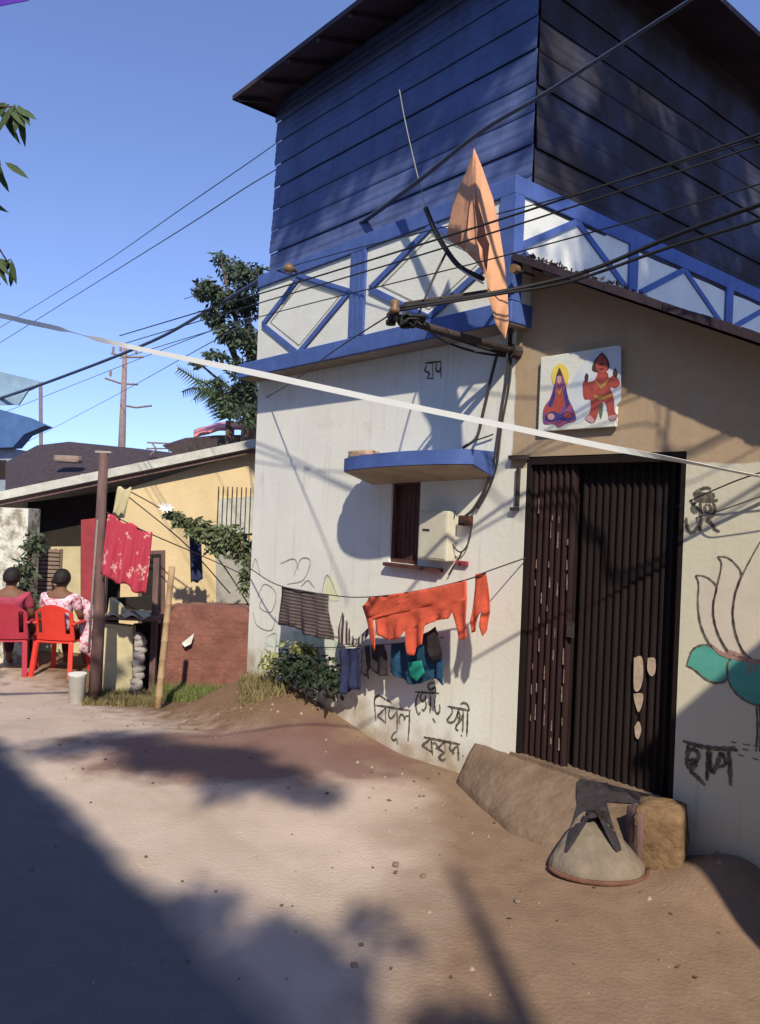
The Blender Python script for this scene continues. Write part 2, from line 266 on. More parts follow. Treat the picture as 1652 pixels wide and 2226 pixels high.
# ---------------------------------------------------------------- mesh helpers
class MB:
    def __init__(s): s.v = []; s.f = []
    def add(s, vs, fs):
        o = len(s.v); s.v += [tuple(v) for v in vs]; s.f += [tuple(o + i for i in f) for f in fs]; return s
    def box(s, x0, x1, y0, y1, z0, z1):
        vs = [(x, y, z) for x in (x0, x1) for y in (y0, y1) for z in (z0, z1)]
        return s.add(vs, [(0, 1, 3, 2), (4, 6, 7, 5), (0, 4, 5, 1), (2, 3, 7, 6), (0, 2, 6, 4), (1, 5, 7, 3)])
    def bar(s, a, b, wd, th, up=(0, 0, 1)):
        a = Vector(a); b = Vector(b); d = (b - a).normalized(); up = Vector(up)
        sd_ = d.cross(up)
        if sd_.length < 1e-4: sd_ = d.cross(Vector((1, 0, 0)))
        sd_.normalize(); u2 = sd_.cross(d).normalized(); vs = []
        for p in (a, b):
            for i, j in ((-1, -1), (1, -1), (1, 1), (-1, 1)): vs.append(p + sd_ * i * wd / 2 + u2 * j * th / 2)
        return s.add(vs, [(0, 1, 2, 3), (7, 6, 5, 4), (0, 4, 5, 1), (1, 5, 6, 2), (2, 6, 7, 3), (3, 7, 4, 0)])
    def tube(s, pts, r, n=8, cap=True):
        pts = [Vector(p) for p in pts]; rs = r if isinstance(r, (list, tuple)) else [r] * len(pts)
        vs = []; fs = []; ref = None
        for i, p in enumerate(pts):
            d = (pts[min(i + 1, len(pts) - 1)] - pts[max(i - 1, 0)]).normalized()
            if ref is None or abs(ref.dot(d)) > 0.95: ref = Vector((0, 0, 1)) if abs(d.z) < 0.9 else Vector((1, 0, 0))
            a = d.cross(ref).normalized(); b = d.cross(a).normalized(); ref = -b if False else ref
            for k in range(n):
                t = 2 * math.pi * k / n; vs.append(p + (a * math.cos(t) + b * math.sin(t)) * rs[i])
        for i in range(len(pts) - 1):
            for k in range(n):
                k2 = (k + 1) % n; fs.append((i * n + k, i * n + k2, (i + 1) * n + k2, (i + 1) * n + k))
        if cap: fs.append(tuple(range(n))); fs.append(tuple((len(pts) - 1) * n + k for k in reversed(range(n))))
        return s.add(vs, fs)
    def prism(s, poly, y0, y1, plane='xz'):
        n = len(poly); f = (lambda p, y: (p[0], y, p[1])) if plane == 'xz' else ((lambda p, y: (p[0], p[1], y)) if plane == 'xy' else (lambda p, y: (y, p[0], p[1])))
        vs = [f(p, y0) for p in poly] + [f(p, y1) for p in poly]
        return s.add(vs, [tuple(range(n)), tuple(reversed(range(n, 2 * n)))] + [(i, i + n, (i + 1) % n + n, (i + 1) % n) for i in range(n)])
    def panel(s, us, zs, holes, y0, y1, top=None, warp=None):
        def zf(u, z): return min(z, top(u)) if top else z
        solid = {}
        for i in range(len(us) - 1):
            for j in range(len(zs) - 1):
                cu = (us[i] + us[i + 1]) / 2; cz = (zs[j] + zs[j + 1]) / 2
                ok = not any(h[0] < cu < h[1] and h[2] < cz < h[3] for h in holes)
                if top and zs[j] >= max(top(us[i]), top(us[i + 1])) - 1e-6: ok = False
                solid[i, j] = ok
        idx = {}; vs = []; fs = []
        def V(i, j, k):
            if (i, j, k) not in idx:
                u = us[i]; p = (u, (y0, y1)[k], zf(u, zs[j])); p = warp(*p) if warp else p
                idx[i, j, k] = len(vs); vs.append(p)
            return idx[i, j, k]
        for (i, j), ok in solid.items():
            if not ok: continue
            fs.append((V(i, j, 0), V(i + 1, j, 0), V(i + 1, j + 1, 0), V(i, j + 1, 0)))
            fs.append((V(i, j + 1, 1), V(i + 1, j + 1, 1), V(i + 1, j, 1), V(i, j, 1)))
            if not solid.get((i - 1, j)): fs.append((V(i, j, 0), V(i, j + 1, 0), V(i, j + 1, 1), V(i, j, 1)))
            if not solid.get((i + 1, j)): fs.append((V(i + 1, j, 0), V(i + 1, j, 1), V(i + 1, j + 1, 1), V(i + 1, j + 1, 0)))
            if not solid.get((i, j - 1)): fs.append((V(i, j, 0), V(i, j, 1), V(i + 1, j, 1), V(i + 1, j, 0)))
            if not solid.get((i, j + 1)): fs.append((V(i, j + 1, 0), V(i + 1, j + 1, 0), V(i + 1, j + 1, 1), V(i, j + 1, 1)))
        return s.add(vs, fs)
    def build(s, name, m_, parent=None, smooth=False, bevel=0, rec=True):
        me = bpy.data.meshes.new(name); me.from_pydata(s.v, [], s.f); me.validate()
        if rec:
            bm = bmesh.new(); bm.from_mesh(me); bmesh.ops.recalc_face_normals(bm, faces=bm.faces); bm.to_mesh(me); bm.free()
        me.materials.append(m_)
        if smooth:
            for p in me.polygons: p.use_smooth = True
        o = bpy.data.objects.new(name, me); C.objects.link(o)
        if parent: o.parent = parent
        if bevel:
            b = o.modifiers.new('bevel', 'BEVEL'); b.width = bevel; b.segments = 2; b.limit_method = 'ANGLE'
        return o
def tag(o, label=None, cat=None, group=None, kind=None):
    if label: o['label'] = label
    if cat: o['category'] = cat
    if group: o['group'] = group
    if kind: o['kind'] = kind
    return o
def thing(name, label, cat, at=(0, 0, 0), rz=0.0, group=None):
    o = bpy.data.objects.new(name, None); C.objects.link(o); o.location = at; o.rotation_euler = (0, 0, rz)
    return tag(o, label, cat, group)
def local(p):   # world -> house local (u, v, z)
    d = Vector(p) - CN; return Vector((d.dot(U), d.dot(IN), d.z))
def spline(pts, k=6):
    pts = [Vector(p) for p in pts]; out = []
    if len(pts) < 3: return pts
    P = [pts[0] * 2 - pts[1]] + pts + [pts[-1] * 2 - pts[-2]]
    for i in range(1, len(P) - 2):
        a, b, c, d = P[i - 1:i + 3]
        for j in range(k):
            t = j / k; out.append(0.5 * ((2 * b) + (c - a) * t + (2 * a - 5 * b + 4 * c - d) * t * t + (3 * b - a - 3 * c + d) * t ** 3))
    out.append(pts[-1]); return out
def ribbon(mb, pts, wd, y, th=0.0015, k=6, taper=True):   # painted stroke lying on a wall plane (x, z)
    P = spline([(p[0], p[1], 0) for p in pts], k); n = len(P); vs = []; fs = []
    for i, p in enumerate(P):
        d = (P[min(i + 1, n - 1)] - P[max(i - 1, 0)]); d.normalize(); q = Vector((-d.y, d.x, 0))
        h = wd / 2 * (1 + 0.22 * math.sin(i * 1.7 + p.x * 40)) * ((0.55 + 0.45 * min(1, 4 * min(i, n - 1 - i) / n)) if taper else 1)
        for sgn in (-1, 1):
            e = p + q * h * sgn; vs.append((e.x, y, e.y))
    for i in range(n - 1): fs.append((2 * i, 2 * i + 1, 2 * i + 3, 2 * i + 2))
    mb.add(vs, fs)
def sheet(pts_fn, nu, nv, name, m_, parent=None, thick=0.004, smooth=True):
    vs = [pts_fn(i / nu, j / nv) for j in range(nv + 1) for i in range(nu + 1)]
    fs = [(j * (nu + 1) + i, j * (nu + 1) + i + 1, (j + 1) * (nu + 1) + i + 1, (j + 1) * (nu + 1) + i) for j in range(nv) for i in range(nu)]
    mb = MB().add(vs, fs); o = mb.build(name, m_, parent, smooth=smooth, rec=False)
    s = o.modifiers.new('solid', 'SOLIDIFY'); s.thickness = thick; s.offset = 0; return o
def leaves(mb, cen, rad, n, size, droop=0.3, seed=1, flat=1.0, asp=0.38):
    R_ = random.Random(seed)
    for _ in range(n):
        while True:
            q = Vector((R_.uniform(-1, 1), R_.uniform(-1, 1), R_.uniform(-1, 1)))
            if q.length < 1: break
        q *= 0.55 + 0.45 * R_.random()
        p = Vector(cen) + Vector((q.x * rad[0], q.y * rad[1], q.z * rad[2]))
        d = Vector((R_.uniform(-1, 1), R_.uniform(-1, 1), R_.uniform(-1, 0.6) - droop)).normalized()
        s_ = d.cross(Vector((R_.uniform(-1, 1), R_.uniform(-1, 1), R_.uniform(-1, 1)))).normalized()
        L = size * R_.uniform(0.6, 1.35)
        mb.add([p, p + d * L * 0.5 + s_ * L * asp * 0.5, p + d * L, p + d * L * 0.5 - s_ * L * asp * 0.5], [(0, 1, 2, 3)])

# ================================================================ GROUND
def make_ground():
    xs = []; x = -60.0
    def axis(lo, hi, step, far):
        a = [lo + i * step for i in range(int((hi - lo) / step) + 1)]
        k = step; l = a[0]; L = []
        while l > -far: k *= 1.35; l -= k; L.append(l)
        k = step; r_ = a[-1]; R2 = []
        while r_ < far: k *= 1.35; r_ += k; R2.append(r_)
        return L[::-1] + a + R2
    X = axis(-6, 4, 0.07, 900); Y = axis(0, 13, 0.07, 900)
    vs = [(x, y, height(x, y)) for y in Y for x in X]; nx = len(X)
    fs = [(j * nx + i, j * nx + i + 1, (j + 1) * nx + i + 1, (j + 1) * nx + i) for j in range(len(Y) - 1) for i in range(nx - 1)]
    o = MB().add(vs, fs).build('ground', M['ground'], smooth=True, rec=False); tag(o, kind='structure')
make_ground()

# ================================================================ CORNER HOUSE
H = thing('corner_house', 'white and ochre corner house with blue diamond parapet and blue tin upper storey', 'house', CN, FR)
UL = -3.24
winr = (fp(852, 1040)[0], fp(915, 1040)[0], 1.375, 1.985)
dz0, dz1, du0, du1 = 0.25, 2.135, 0.06, 1.13
# ground-floor wall with the window opening
mb = MB(); mb.panel([UL, winr[0], winr[1], 0.0], [-0.5, winr[2], winr[3], 2.948], [winr], 0, 0.2)
mb.panel([UL, UL + 0.2], [-0.5, 2.948], [], 0.2, 4.3)
mb.panel([-0.2, -0.002], [-0.5, 2.948], [], 0.2, 4.3)
mb.panel([UL + 0.2, -0.2], [-0.5, 2.948], [], 4.1, 4.3)
wall = mb.build('wall', M['facade'], H)
# side room wall under the sloping roof
tp = lambda u: 3.345 - 0.475 * u
mb = MB(); mb.panel([0.0, du0, du1, 2.9], [-0.3, dz0, dz1, 4.0], [(du0, du1, dz0, dz1)], 0.0, 0.2, top=tp)
mb.panel([2.7, 2.9], [-0.3, 4], [], 0.2, 4.3, top=tp)
mb.panel([0.0, 2.7], [-0.3, 4], [], 4.1, 4.3, top=tp)
side = mb.build('side_room_wall', M['facade'], H)
# sloping sheet roof of the side room, ragged verge
mb = MB(); rr = random.Random(3)
n = 60
for i in range(n):
    u0 = 0.062 + (3.15 - 0.062) * i / n; u1 = 0.062 + (3.15 - 0.062) * (i + 1) / n
    e = 0.215 + 0.008 * rr.random(); za, zb = tp(u0) + 0.012, tp(u1) + 0.012; th = 0.04 + 0.008 * rr.random()
    mb.add([(u0, -e, za), (u1, -e, zb), (u1, 4.45, zb), (u0, 4.45, za), (u0, -e, za + th), (u1, -e, zb + th), (u1, 4.45, zb + th), (u0, 4.45, za + th)],
           [(0, 1, 2, 3), (7, 6, 5, 4), (0, 4, 5, 1), (2, 6, 7, 3), (0, 3, 7, 4), (1, 5, 6, 2)])
mb.build('side_room_roof', M['roofdark'], H)
mb = MB(); rr = random.Random(5)
for i in range(150):
    u = 0.08 + .8 * rr.random() ** 1.6; y = -0.19 + 0.2 * rr.random(); z = tp(u) + 0.06
    d = Vector((rr.uniform(-1, 1), rr.uniform(-1, 1), rr.uniform(-.2, 1))).normalized(); s_ = d.cross(Vector((0, 1, .3))).normalized(); L = rr.uniform(.015, .045)
    mb.add([(u, y, z), Vector((u, y, z)) + d * L * .5 + s_ * L * .25, Vector((u, y, z)) + d * L, Vector((u, y, z)) + d * L * .5 - s_ * L * .25], [(0, 1, 2, 3)])
tag(mb.build('leaf_litter', M['iron'], H, rec=False), kind='stuff')
# balcony slab (blue lip, grey underside sheet)
WO = 0.20
MB().box(-3.30, 0.055, -WO, 4.3, 2.952, 3.088).build('slab_edge', M['blue'], H, bevel=0.008)
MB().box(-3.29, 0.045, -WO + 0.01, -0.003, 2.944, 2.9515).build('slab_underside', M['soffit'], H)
# parapet panels
PL = -2.98
mb = MB(); mb.box(PL, 0.0, -WO + 0.02, -WO + 0.09, 3.09, 3.745)
mb.box(0.002, 0.04, -WO + 0.09, 4.2, 3.09, 3.745)
mb.box(PL, PL + 0.06, -WO + 0.09, 4.2, 3.09, 3.745)
mb.build('parapet_panel', M['panel'], H)
mb = MB(); mb.box(PL - 0.01, 0.055, -WO, -WO + 0.11, 3.746, 3.86); mb.box(-.02, 0.055, -WO + 0.11, 4.2, 3.746, 3.86); mb.box(PL - 0.01, PL + 0.07, -WO + 0.11, 4.2, 3.746, 3.86)
mb.build('parapet_rail', M['blue'], H, bevel=0.006)
def post(u0, u1, side=False):
    mb = MB(); k = 3 if not side else 2; wd = (u1 - u0)
    if side: mb.box(0.038, 0.058, u0, u1, 3.09, 3.745)
    else:
        for i in range(3): mb.box(u0 + wd * i / 3 + 0.008, u0 + wd * (i + 1) / 3 - 0.012, -WO - 0.002, -WO + 0.03, 3.09, 3.745)
    return mb.build('parapet_post', M['blue'], H)
post(-1.60, -1.40)
MB().box(-0.065, 0.057, -WO - 0.002, -WO + 0.088, 3.09, 3.745).build('parapet_post', M['blue'], H)
post(1.06, 1.17, True); post(2.50, 2.62, True)
def strips(pts, side=False):
    mb = MB()
    for i in range(4):
        a, b = pts[i], pts[(i + 1) % 4]
        if side: mb.bar((0.046, a[0], a[1]), (0.046, b[0], b[1]), 0.012, 0.045, up=(1, 0, 0) if False else Vector((0, -(b[1] - a[1]), b[0] - a[0])))
        else: mb.bar((a[0], -WO + 0.012, a[1]), (b[0], -WO + 0.012, b[1]), 0.014, 0.045, up=Vector((-(b[1] - a[1]), 0, b[0] - a[0])))
    mb.build('diamond_trim', M['blue'], H)
    # thin scored line inside each diamond
    c = (sum(p[0] for p in pts) / 4, sum(p[1] for p in pts) / 4); q = [(c[0] + (p[0] - c[0]) * .80, c[1] + (p[1] - c[1]) * .80) for p in pts]
    if not side:
        m2 = MB()
        for i in range(4): ribbon(m2, [q[i], q[(i + 1) % 4]], 0.010, -WO + 0.0175, taper=False)
        m2.build('scored_line', M['inkthin'], H)
strips([fp(650, 600, WO), fp(757, 633, WO), fp(645, 768, WO), fp(568, 705, WO)])
strips([(-0.70, 3.74), (-0.08, 3.40), (-0.70, 3.10), (-1.36, 3.43)])
strips([(0.44, 3.74), (1.04, 3.43), (0.44, 3.12), (-0.14, 3.43)], True)
strips([(1.83, 3.74), (2.46, 3.43), (1.83, 3.12), (1.22, 3.43)], True)
strips([(3.3, 3.74), (3.9, 3.44), (3.3, 3.12), (2.66, 3.44)], True)
# blue tin upper storey: lapped horizontal sheets
TL, TR, TZ0, TZ1 = -3.08, 0.018, 3.09, 5.565
def cladding(a, b, depth, axis, m_, seed):
    mb = MB(); r_ = random.Random(seed); z = TZ0; rows = []
    while z < TZ1 - 0.02:
        h = 0.205 + r_.uniform(-.015, .015); rows.append((z, min(z + h, TZ1))); z += h
    nb = 40; prof = [(0, 0.009), (0.08, 0.014), (0.22, 0.014), (0.38, 0.008), (0.5, 0.010), (0.68, 0.004), (0.86, 0.004), (1.0, 0.0)]
    for (z0, z1) in rows:
        off = r_.uniform(0, .012); P = [(z0 + (z1 - z0) * t, d + off) for t, d in prof]
        ea, eb = a + r_.uniform(-.022, .022) if axis == 'x' else a, b
        vs = []; fs = []
        for i in range(nb + 1):
            s_ = ea + (eb - ea) * i / nb
            for (zz, d) in P:
                d2 = d + 0.006 * N2(s_, zz, 2.3, seed)
                vs.append((s_, -d2, zz) if axis == 'x' else (TR + d2, s_, zz))
        k = len(P)
        for i in range(nb):
            for j in range(k - 1): fs.append((i * k + j, (i + 1) * k + j, (i + 1) * k + j + 1, i * k + j + 1))
            fs.append((i * k, i * k, (i + 1) * k, (i + 1) * k)[:0] or (i * k, (i + 1) * k, (i + 1) * k + k - 1, i * k + k - 1))
        for e in (0, nb): fs.append(tuple(e * k + j for j in range(k)))
        mb.add(vs, fs)
    return mb.build('tin_cladding', m_, H)
cladding(TL, TR, 0, 'x', M['tin'], 11)
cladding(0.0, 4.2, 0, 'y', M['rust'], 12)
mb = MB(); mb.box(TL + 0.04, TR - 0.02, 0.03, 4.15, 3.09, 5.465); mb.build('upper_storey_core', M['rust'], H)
# main roof
mb = MB(); zo, zi = 5.42, 5.57; A0, A1, A2, A3 = (-3.12, -.46), (.50, -.46), (.50, 4.7), (-3.12, 4.7)
V_ = [(*A0, zo), (*A1, zo), (*A2, zo), (*A3, zo), (-3.12, 0.0, zi), (TR, 0.0, zi), (TR, 4.7, zi), (-3.12, 4.7, zi), (*A0, zo + .04), (*A1, zo + .04), (*A2, zo + .04), (*A3, zo + .04), (-1.9, 1.9, 6.15), (-1.9, 4.7, 6.15)]
mb.add(V_, [(0, 1, 5, 4), (1, 2, 6, 5), (4, 5, 6, 7), (0, 8, 9, 1), (1, 9, 10, 2), (8, 12, 9), (9, 12, 13, 10), (8, 11, 13, 12), (0, 4, 7, 3), (0, 3, 11, 8), (2, 10, 13, 11, 3, 7, 6)])
mb.build('main_roof', M['roofdark'], H)
mb = MB()
for i in range(9): mb.bar((-3.05 + i * .41, -.44, zo - .012), (-3.05 + i * .41, -.02, zi - .03), .035, .03)
mb.build('rafters', M['roofdark'], H)
# curved window hood
plan = [(-1.47, 0.0), (-1.47, .27), (-1.40, .33), (-1.2, .40), (-.95, .43), (-.7, .42), (-.5, .375), (-.34, .31), (-.24, .24), (-.21, .20), (-.20, 0.0)]
def hoodz(u): return 2.04 + 0.045 * (u + 1.47) / 1.4
mb = MB(); vs = []; n = len(plan)
sp_ = spline([(p[0], -p[1], 0) for p in plan[1:-1]], 5); PP = [Vector((plan[0][0], -0.002, 0))] + sp_ + [Vector((plan[-1][0], -0.002, 0))]
k = len(PP)
mb.add([(p.x, p.y, hoodz(p.x) - (.075 if p.y > -.01 else 0)) for p in PP] + [(p.x, p.y, hoodz(p.x) + .095) for p in PP], [tuple(range(k)), tuple(reversed(range(k, 2 * k)))] + [(i, i + k, (i + 1) % k + k, (i + 1) % k) for i in range(k)])
hood = mb.build('window_hood', M['blue'], H)
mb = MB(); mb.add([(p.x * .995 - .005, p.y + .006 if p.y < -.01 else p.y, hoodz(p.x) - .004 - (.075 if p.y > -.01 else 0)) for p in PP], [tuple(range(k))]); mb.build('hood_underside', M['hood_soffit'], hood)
# window
W = MB().box(winr[0], winr[1], .10, .13, winr[2], winr[3]).build('window', M['dark'], H)
mb = MB(); mb.box(winr[0], winr[0] + .03, .02, .099, winr[2], winr[3]); mb.box(winr[1] - .03, winr[1], .02, .099, winr[2], winr[3]); mb.box(winr[0] + .03, winr[1] - .03, .02, .099, winr[2], winr[2] + .03); mb.box(winr[0] + .03, winr[1] - .03, .02, .099, winr[3] - .03, winr[3])
mb.build('window_frame', M['wood'], W)
mb = MB()
for i in range(5):
    a = winr[0] + .032 + i * .0495; mb.box(a, a + .044, .045, .07, winr[2] + .032, winr[3] - .032)
mb.build('shutter', M['wood'], W)
mb = MB(); mb.box(winr[0] - .01, winr[1] + .27, -.05, -.003, winr[2] - .028, winr[2] - .002); mb.build('window_sill', M['wood'], W)
# sheet-metal door
D = thing('door', None, None); D.parent = H
del_cols = []
mid = du0 + 0.36
def leaf(a, b, m_, y):
    mb = MB(); nn = max(6, int((b - a) / 0.045)); vs = []; fs = []
    for i in range(nn * 4 + 1):
        u = a + (b - a) * i / (nn * 4); dd = (0.012 if y < .08 else .008) * (1 if (i % 4) in (1, 2) else -1)
        vs += [(u, y - dd, dz0 + .01), (u, y - dd, dz1 - .05)]
    for i in range(nn * 4): fs.append((2 * i, 2 * i + 2, 2 * i + 3, 2 * i + 1))
    mb.add(vs, fs); o = mb.build('door_leaf', m_, D, rec=False)
    s = o.modifiers.new('solid', 'SOLIDIFY'); s.thickness = .004
    return o
lf1 = leaf(du0 + .03, mid, M['door'], .04); lf2 = leaf(mid + .01, du1 - .03, M['door2'], .085)
rr = random.Random(8)
for col_, zs_ in ((.085, (0.5, 2.0)), (.13, (.4, 1.9)), (.19, (.35, 1.8)), (.25, (.4, 1.75)), (.32, (.5, 1.75))):
    for i in range(11):
        if rr.random() < .35: continue
        z = dz0 + .1 + (zs_[1] - .25) * i / 11 + rr.uniform(-.03, .03); u = du0 + col_ + rr.uniform(-.008, .008); hh = rr.uniform(.03, .10); ww = rr.uniform(.003, .006)
        MB().add([(u - ww, .0275, z), (u + ww, .0275, z), (u + ww * .5, .0275, z + hh), (u - ww * .7, .0275, z + hh)], [(0, 1, 2, 3)]).build('worn_streak', M['worn'], lf1, rec=False)  # flecks drawn as light coming through the slits
mb = MB()
for poly in ([(1378, 1430), (1395, 1428), (1398, 1470), (1390, 1500), (1378, 1496)], [(1408, 1430), (1424, 1432), (1424, 1462), (1415, 1470), (1407, 1455)], [(1377, 1508), (1397, 1508), (1396, 1530), (1388, 1548), (1380, 1528)], [(1379, 1580), (1388, 1568), (1394, 1585), (1388, 1606), (1381, 1600)]):
    q = [fp(x, y, -.069) for x, y in poly]; q = spline([(a, b, 0) for a, b in q + [q[0]]], 4)[:-1]; MB().add([(p.x, .069, p.y) for p in q], [tuple(range(len(q)))]).build('peeled_paint', M['worn2'], lf2, rec=False)  # sunlit patches painted as flat pale shapes
mb = MB(); mb.box(du0, du0 + .03, .004, .11, dz0, dz1); mb.box(du1 - .03, du1, .004, .11, dz0, dz1); mb.box(du0 + .03, du1 - .03, .004, .11, dz1 - .05, dz1)
mb.build('door_frame', M['door2'], D)
MB().box(du0, du1, .112, .135, dz0, dz1).build('door_backing', M['dark'], D)
MB().box(du0 - .03, du1 + .03, -.012, -.0035, .20, .268).box(du0 + .002, du1 - .002, -.0034, .111, .2515, .267).build('door_sill', M['concrete'], D)
MB().box(mid - .015, mid + .03, .012, .027, 1.05, 1.14).build('latch', M['iron'], D)
# drip ledge and hinge slot left of the door
mb = MB(); q0 = fp(1112, 1000); mb.box(q0[0], du0 + .02, -.035, -.003, 2.118, 2.145); mb.build('drip_ledge', M['iron'], H)
q0 = fp(1130, 1015); q1 = fp(1132, 1100); mb = MB(); mb.box(q0[0] - .012, q0[0] + .012, -.02, -.003, q1[1], q0[1]); mb.box(q0[0] - .045, q0[0] + .012, -.03, -.003, q1[1] - .03, q1[1] - .01); mb.build('gate_hinge', M['iron'], H)
# wall writing, traced stroke by stroke on the wall plane
def S4(p): return fp(543.4 + .329 * p[0], 1195.5 + .329 * p[1])
def S7(p): return fp(1412.8 + .3416 * p[0], 1005.3 + .3416 * p[1])
def write(name, strokes, f, wd, m_, y=-.003, par=H):
    mb = MB()
    for s_ in strokes: ribbon(mb, [f(p) for p in s_], wd, y)
    return mb.build(name, m_, par, rec=False)
bipul = [[(832, 1130), (828, 1060), (824, 1000), (834, 972), (860, 963), (895, 985), (938, 1010)], [(828, 1026), (900, 1035), (985, 1050), (1064, 1060)],
         [(898, 1042), (862, 1080), (846, 1098), (872, 1118), (896, 1140)], [(898, 1040), (898, 1150)],
         [(925, 1050), (918, 1090), (930, 1112), (952, 1098), (972, 1064)], [(974, 1052), (975, 1120), (974, 1190)], [(974, 1195), (950, 1215), (938, 1240), (952, 1258), (970, 1250), (976, 1285)],
         [(990, 1150), (988, 1110), (1002, 1086), (1020, 1100), (1022, 1120), (1030, 1100), (1052, 1096)], [(1056, 1062), (1054, 1150), (1046, 1265)]]
bhot = [[(1092, 938), (1150, 942), (1200, 944), (1252, 946)], [(1118, 945), (1100, 985), (1098, 1030), (1108, 1075), (1120, 1085), (1128, 1068)],
        [(1138, 948), (1126, 975), (1140, 1000), (1160, 985), (1158, 960)], [(1160, 985), (1166, 1030), (1150, 1060), (1136, 1050)], [(1192, 945), (1194, 1010), (1192, 1078)],
        [(1232, 948), (1222, 1000), (1226, 1060), (1242, 1082), (1256, 1060), (1254, 1020)], [(1228, 945), (1226, 910), (1196, 924), (1180, 910), (1186, 884), (1224, 878)], [(1208, 1112), (1216, 1124), (1228, 1142)]]
joyi = [[(1308, 1032), (1360, 1044), (1410, 1052), (1452, 1062)], [(1332, 1040), (1340, 1070), (1322, 1100), (1306, 1122), (1320, 1140), (1350, 1132), (1368, 1100), (1378, 1068), (1390, 1098), (1376, 1130)],
        [(1385, 1052), (1372, 1095), (1396, 1120), (1404, 1090)], [(1404, 1120), (1372, 1150), (1362, 1180), (1380, 1195)], [(1410, 1054), (1410, 1140), (1406, 1205)], [(1396, 1222), (1404, 1230)],
        [(1440, 1060), (1438, 1150), (1434, 1232)], [(1392, 1018), (1416, 1010), (1440, 1024), (1452, 1060)]]
korun = [[(1150, 1236), (1230, 1252), (1310, 1268), (1390, 1284)], [(1200, 1246), (1202, 1300), (1208, 1356)], [(1196, 1248), (1160, 1276), (1142, 1292), (1170, 1312), (1204, 1336)], [(1206, 1280), (1226, 1276), (1238, 1296), (1230, 1318)],
         [(1290, 1264), (1258, 1296), (1246, 1312), (1268, 1326), (1290, 1342)], [(1288, 1262), (1292, 1330)], [(1292, 1335), (1268, 1352), (1250, 1372), (1276, 1390), (1296, 1376)], [(1330, 1276), (1322, 1310), (1338, 1330), (1352, 1310), (1372, 1296)],
         [(1374, 1282), (1378, 1330), (1380, 1392)], [(1352, 1338), (1340, 1350)], [(1408, 1352), (1412, 1366)]]
write('painted_word', bipul, S4, .016, M['ink']); write('painted_word', bhot, S4, .016, M['ink'])
write('painted_word', joyi, S4, .016, M['ink']); write('painted_word', korun, S4, .018, M['ink'])
ei = [[(300, 252), (278, 268), (272, 296), (288, 314), (304, 298), (298, 278)], [(322, 246), (326, 330), (324, 436)], [(324, 436), (306, 408), (290, 432), (262, 444), (240, 418), (232, 366), (238, 352)],
      [(286, 236), (360, 242), (436, 240)], [(366, 262), (352, 284), (360, 312), (382, 312), (390, 288), (376, 264)], [(402, 246), (416, 290), (400, 338), (366, 364), (392, 386), (416, 424), (446, 440)],
      [(286, 216), (340, 220), (396, 222), (404, 206), (380, 200), (300, 204), (288, 196), (320, 174), (360, 160), (392, 168)]]
chap = [[(212, 1772), (300, 1800), (400, 1818), (500, 1822), (560, 1832)], [(246, 1790), (240, 1850), (236, 1910), (246, 1950)], [(246, 1842), (270, 1826), (300, 1838), (310, 1870), (292, 1900), (250, 1930)],
        [(250, 1900), (276, 1890), (290, 1920), (262, 1960), (290, 1990), (330, 2030), (352, 2054)], [(372, 1808), (370, 1900), (362, 2024)], [(392, 1840), (384, 1900), (396, 1970), (424, 1930), (452, 1856), (476, 1878), (480, 1920), (440, 1940)], [(500, 1826), (508, 1930), (514, 2056)]]
write('painted_word', ei, S7, .018, M['ink']); write('painted_word', chap, S7, .023, M['ink'])
for s_ in ([[(520, 1778), (550, 1784)], [(520, 1806), (548, 1812)], [(590, 1790), (640, 1800)], [(590, 1822), (630, 1832)], [(560, 1856), (600, 1870)], [(650, 1880), (690, 1892)], [(660, 1800), (690, 1806)]]): write('painted_dash', [s_], S7, .010, M['ink'])
ghar = [[(924, 790), (940, 788), (960, 786)], [(928, 794), (924, 806), (934, 812), (928, 822)], [(940, 790), (942, 824)], [(928, 822), (941, 823)], [(950, 790), (948, 804), (955, 808), (958, 798)], [(958, 788), (959, 822)]]
write('painted_word', ghar, lambda p: fp(*p), .014, M['ink'])
curls = [[(640, 1250), (655, 1215), (675, 1220), (660, 1260), (625, 1270)], [(560, 1300), (575, 1270), (600, 1290), (590, 1330), (565, 1320), (572, 1300)], [(550, 1330), (560, 1360), (590, 1370), (600, 1340)], [(655, 1275), (670, 1262), (684, 1278)],
         [(548, 1240), (556, 1215), (566, 1250)], [(580, 1385), (600, 1378), (596, 1420), (575, 1410)], [(610, 1225), (640, 1215), (650, 1240)], [(700, 1290), (712, 1250), (735, 1300)]]
for s_ in curls: write('painted_curl', [s_], lambda p: fp(*p), .010, M['inkthin'])
def patch(name, poly, m_, y, par=H):
    q = [fp(*p) for p in poly]; P = spline([(a, b, 0) for a, b in q + [q[0]]], 5)[:-1]
    return MB().add([(p.x, y, p.y) for p in P], [tuple(range(len(P)))]).build(name, m_, par, rec=False)
patch('painted_patch', [(706, 1290), (712, 1262), (720, 1246), (730, 1270), (742, 1300), (722, 1306)], M['yel'], -.0022)
patch('painted_patch', [(570, 1450), (574, 1430), (588, 1424), (600, 1436), (598, 1452), (582, 1456)], M['yel'], -.0022)
patch('painted_patch', [(575, 1385), (640, 1372), (730, 1392), (728, 1412), (650, 1405), (585, 1405)], M['mint'], -.0022)
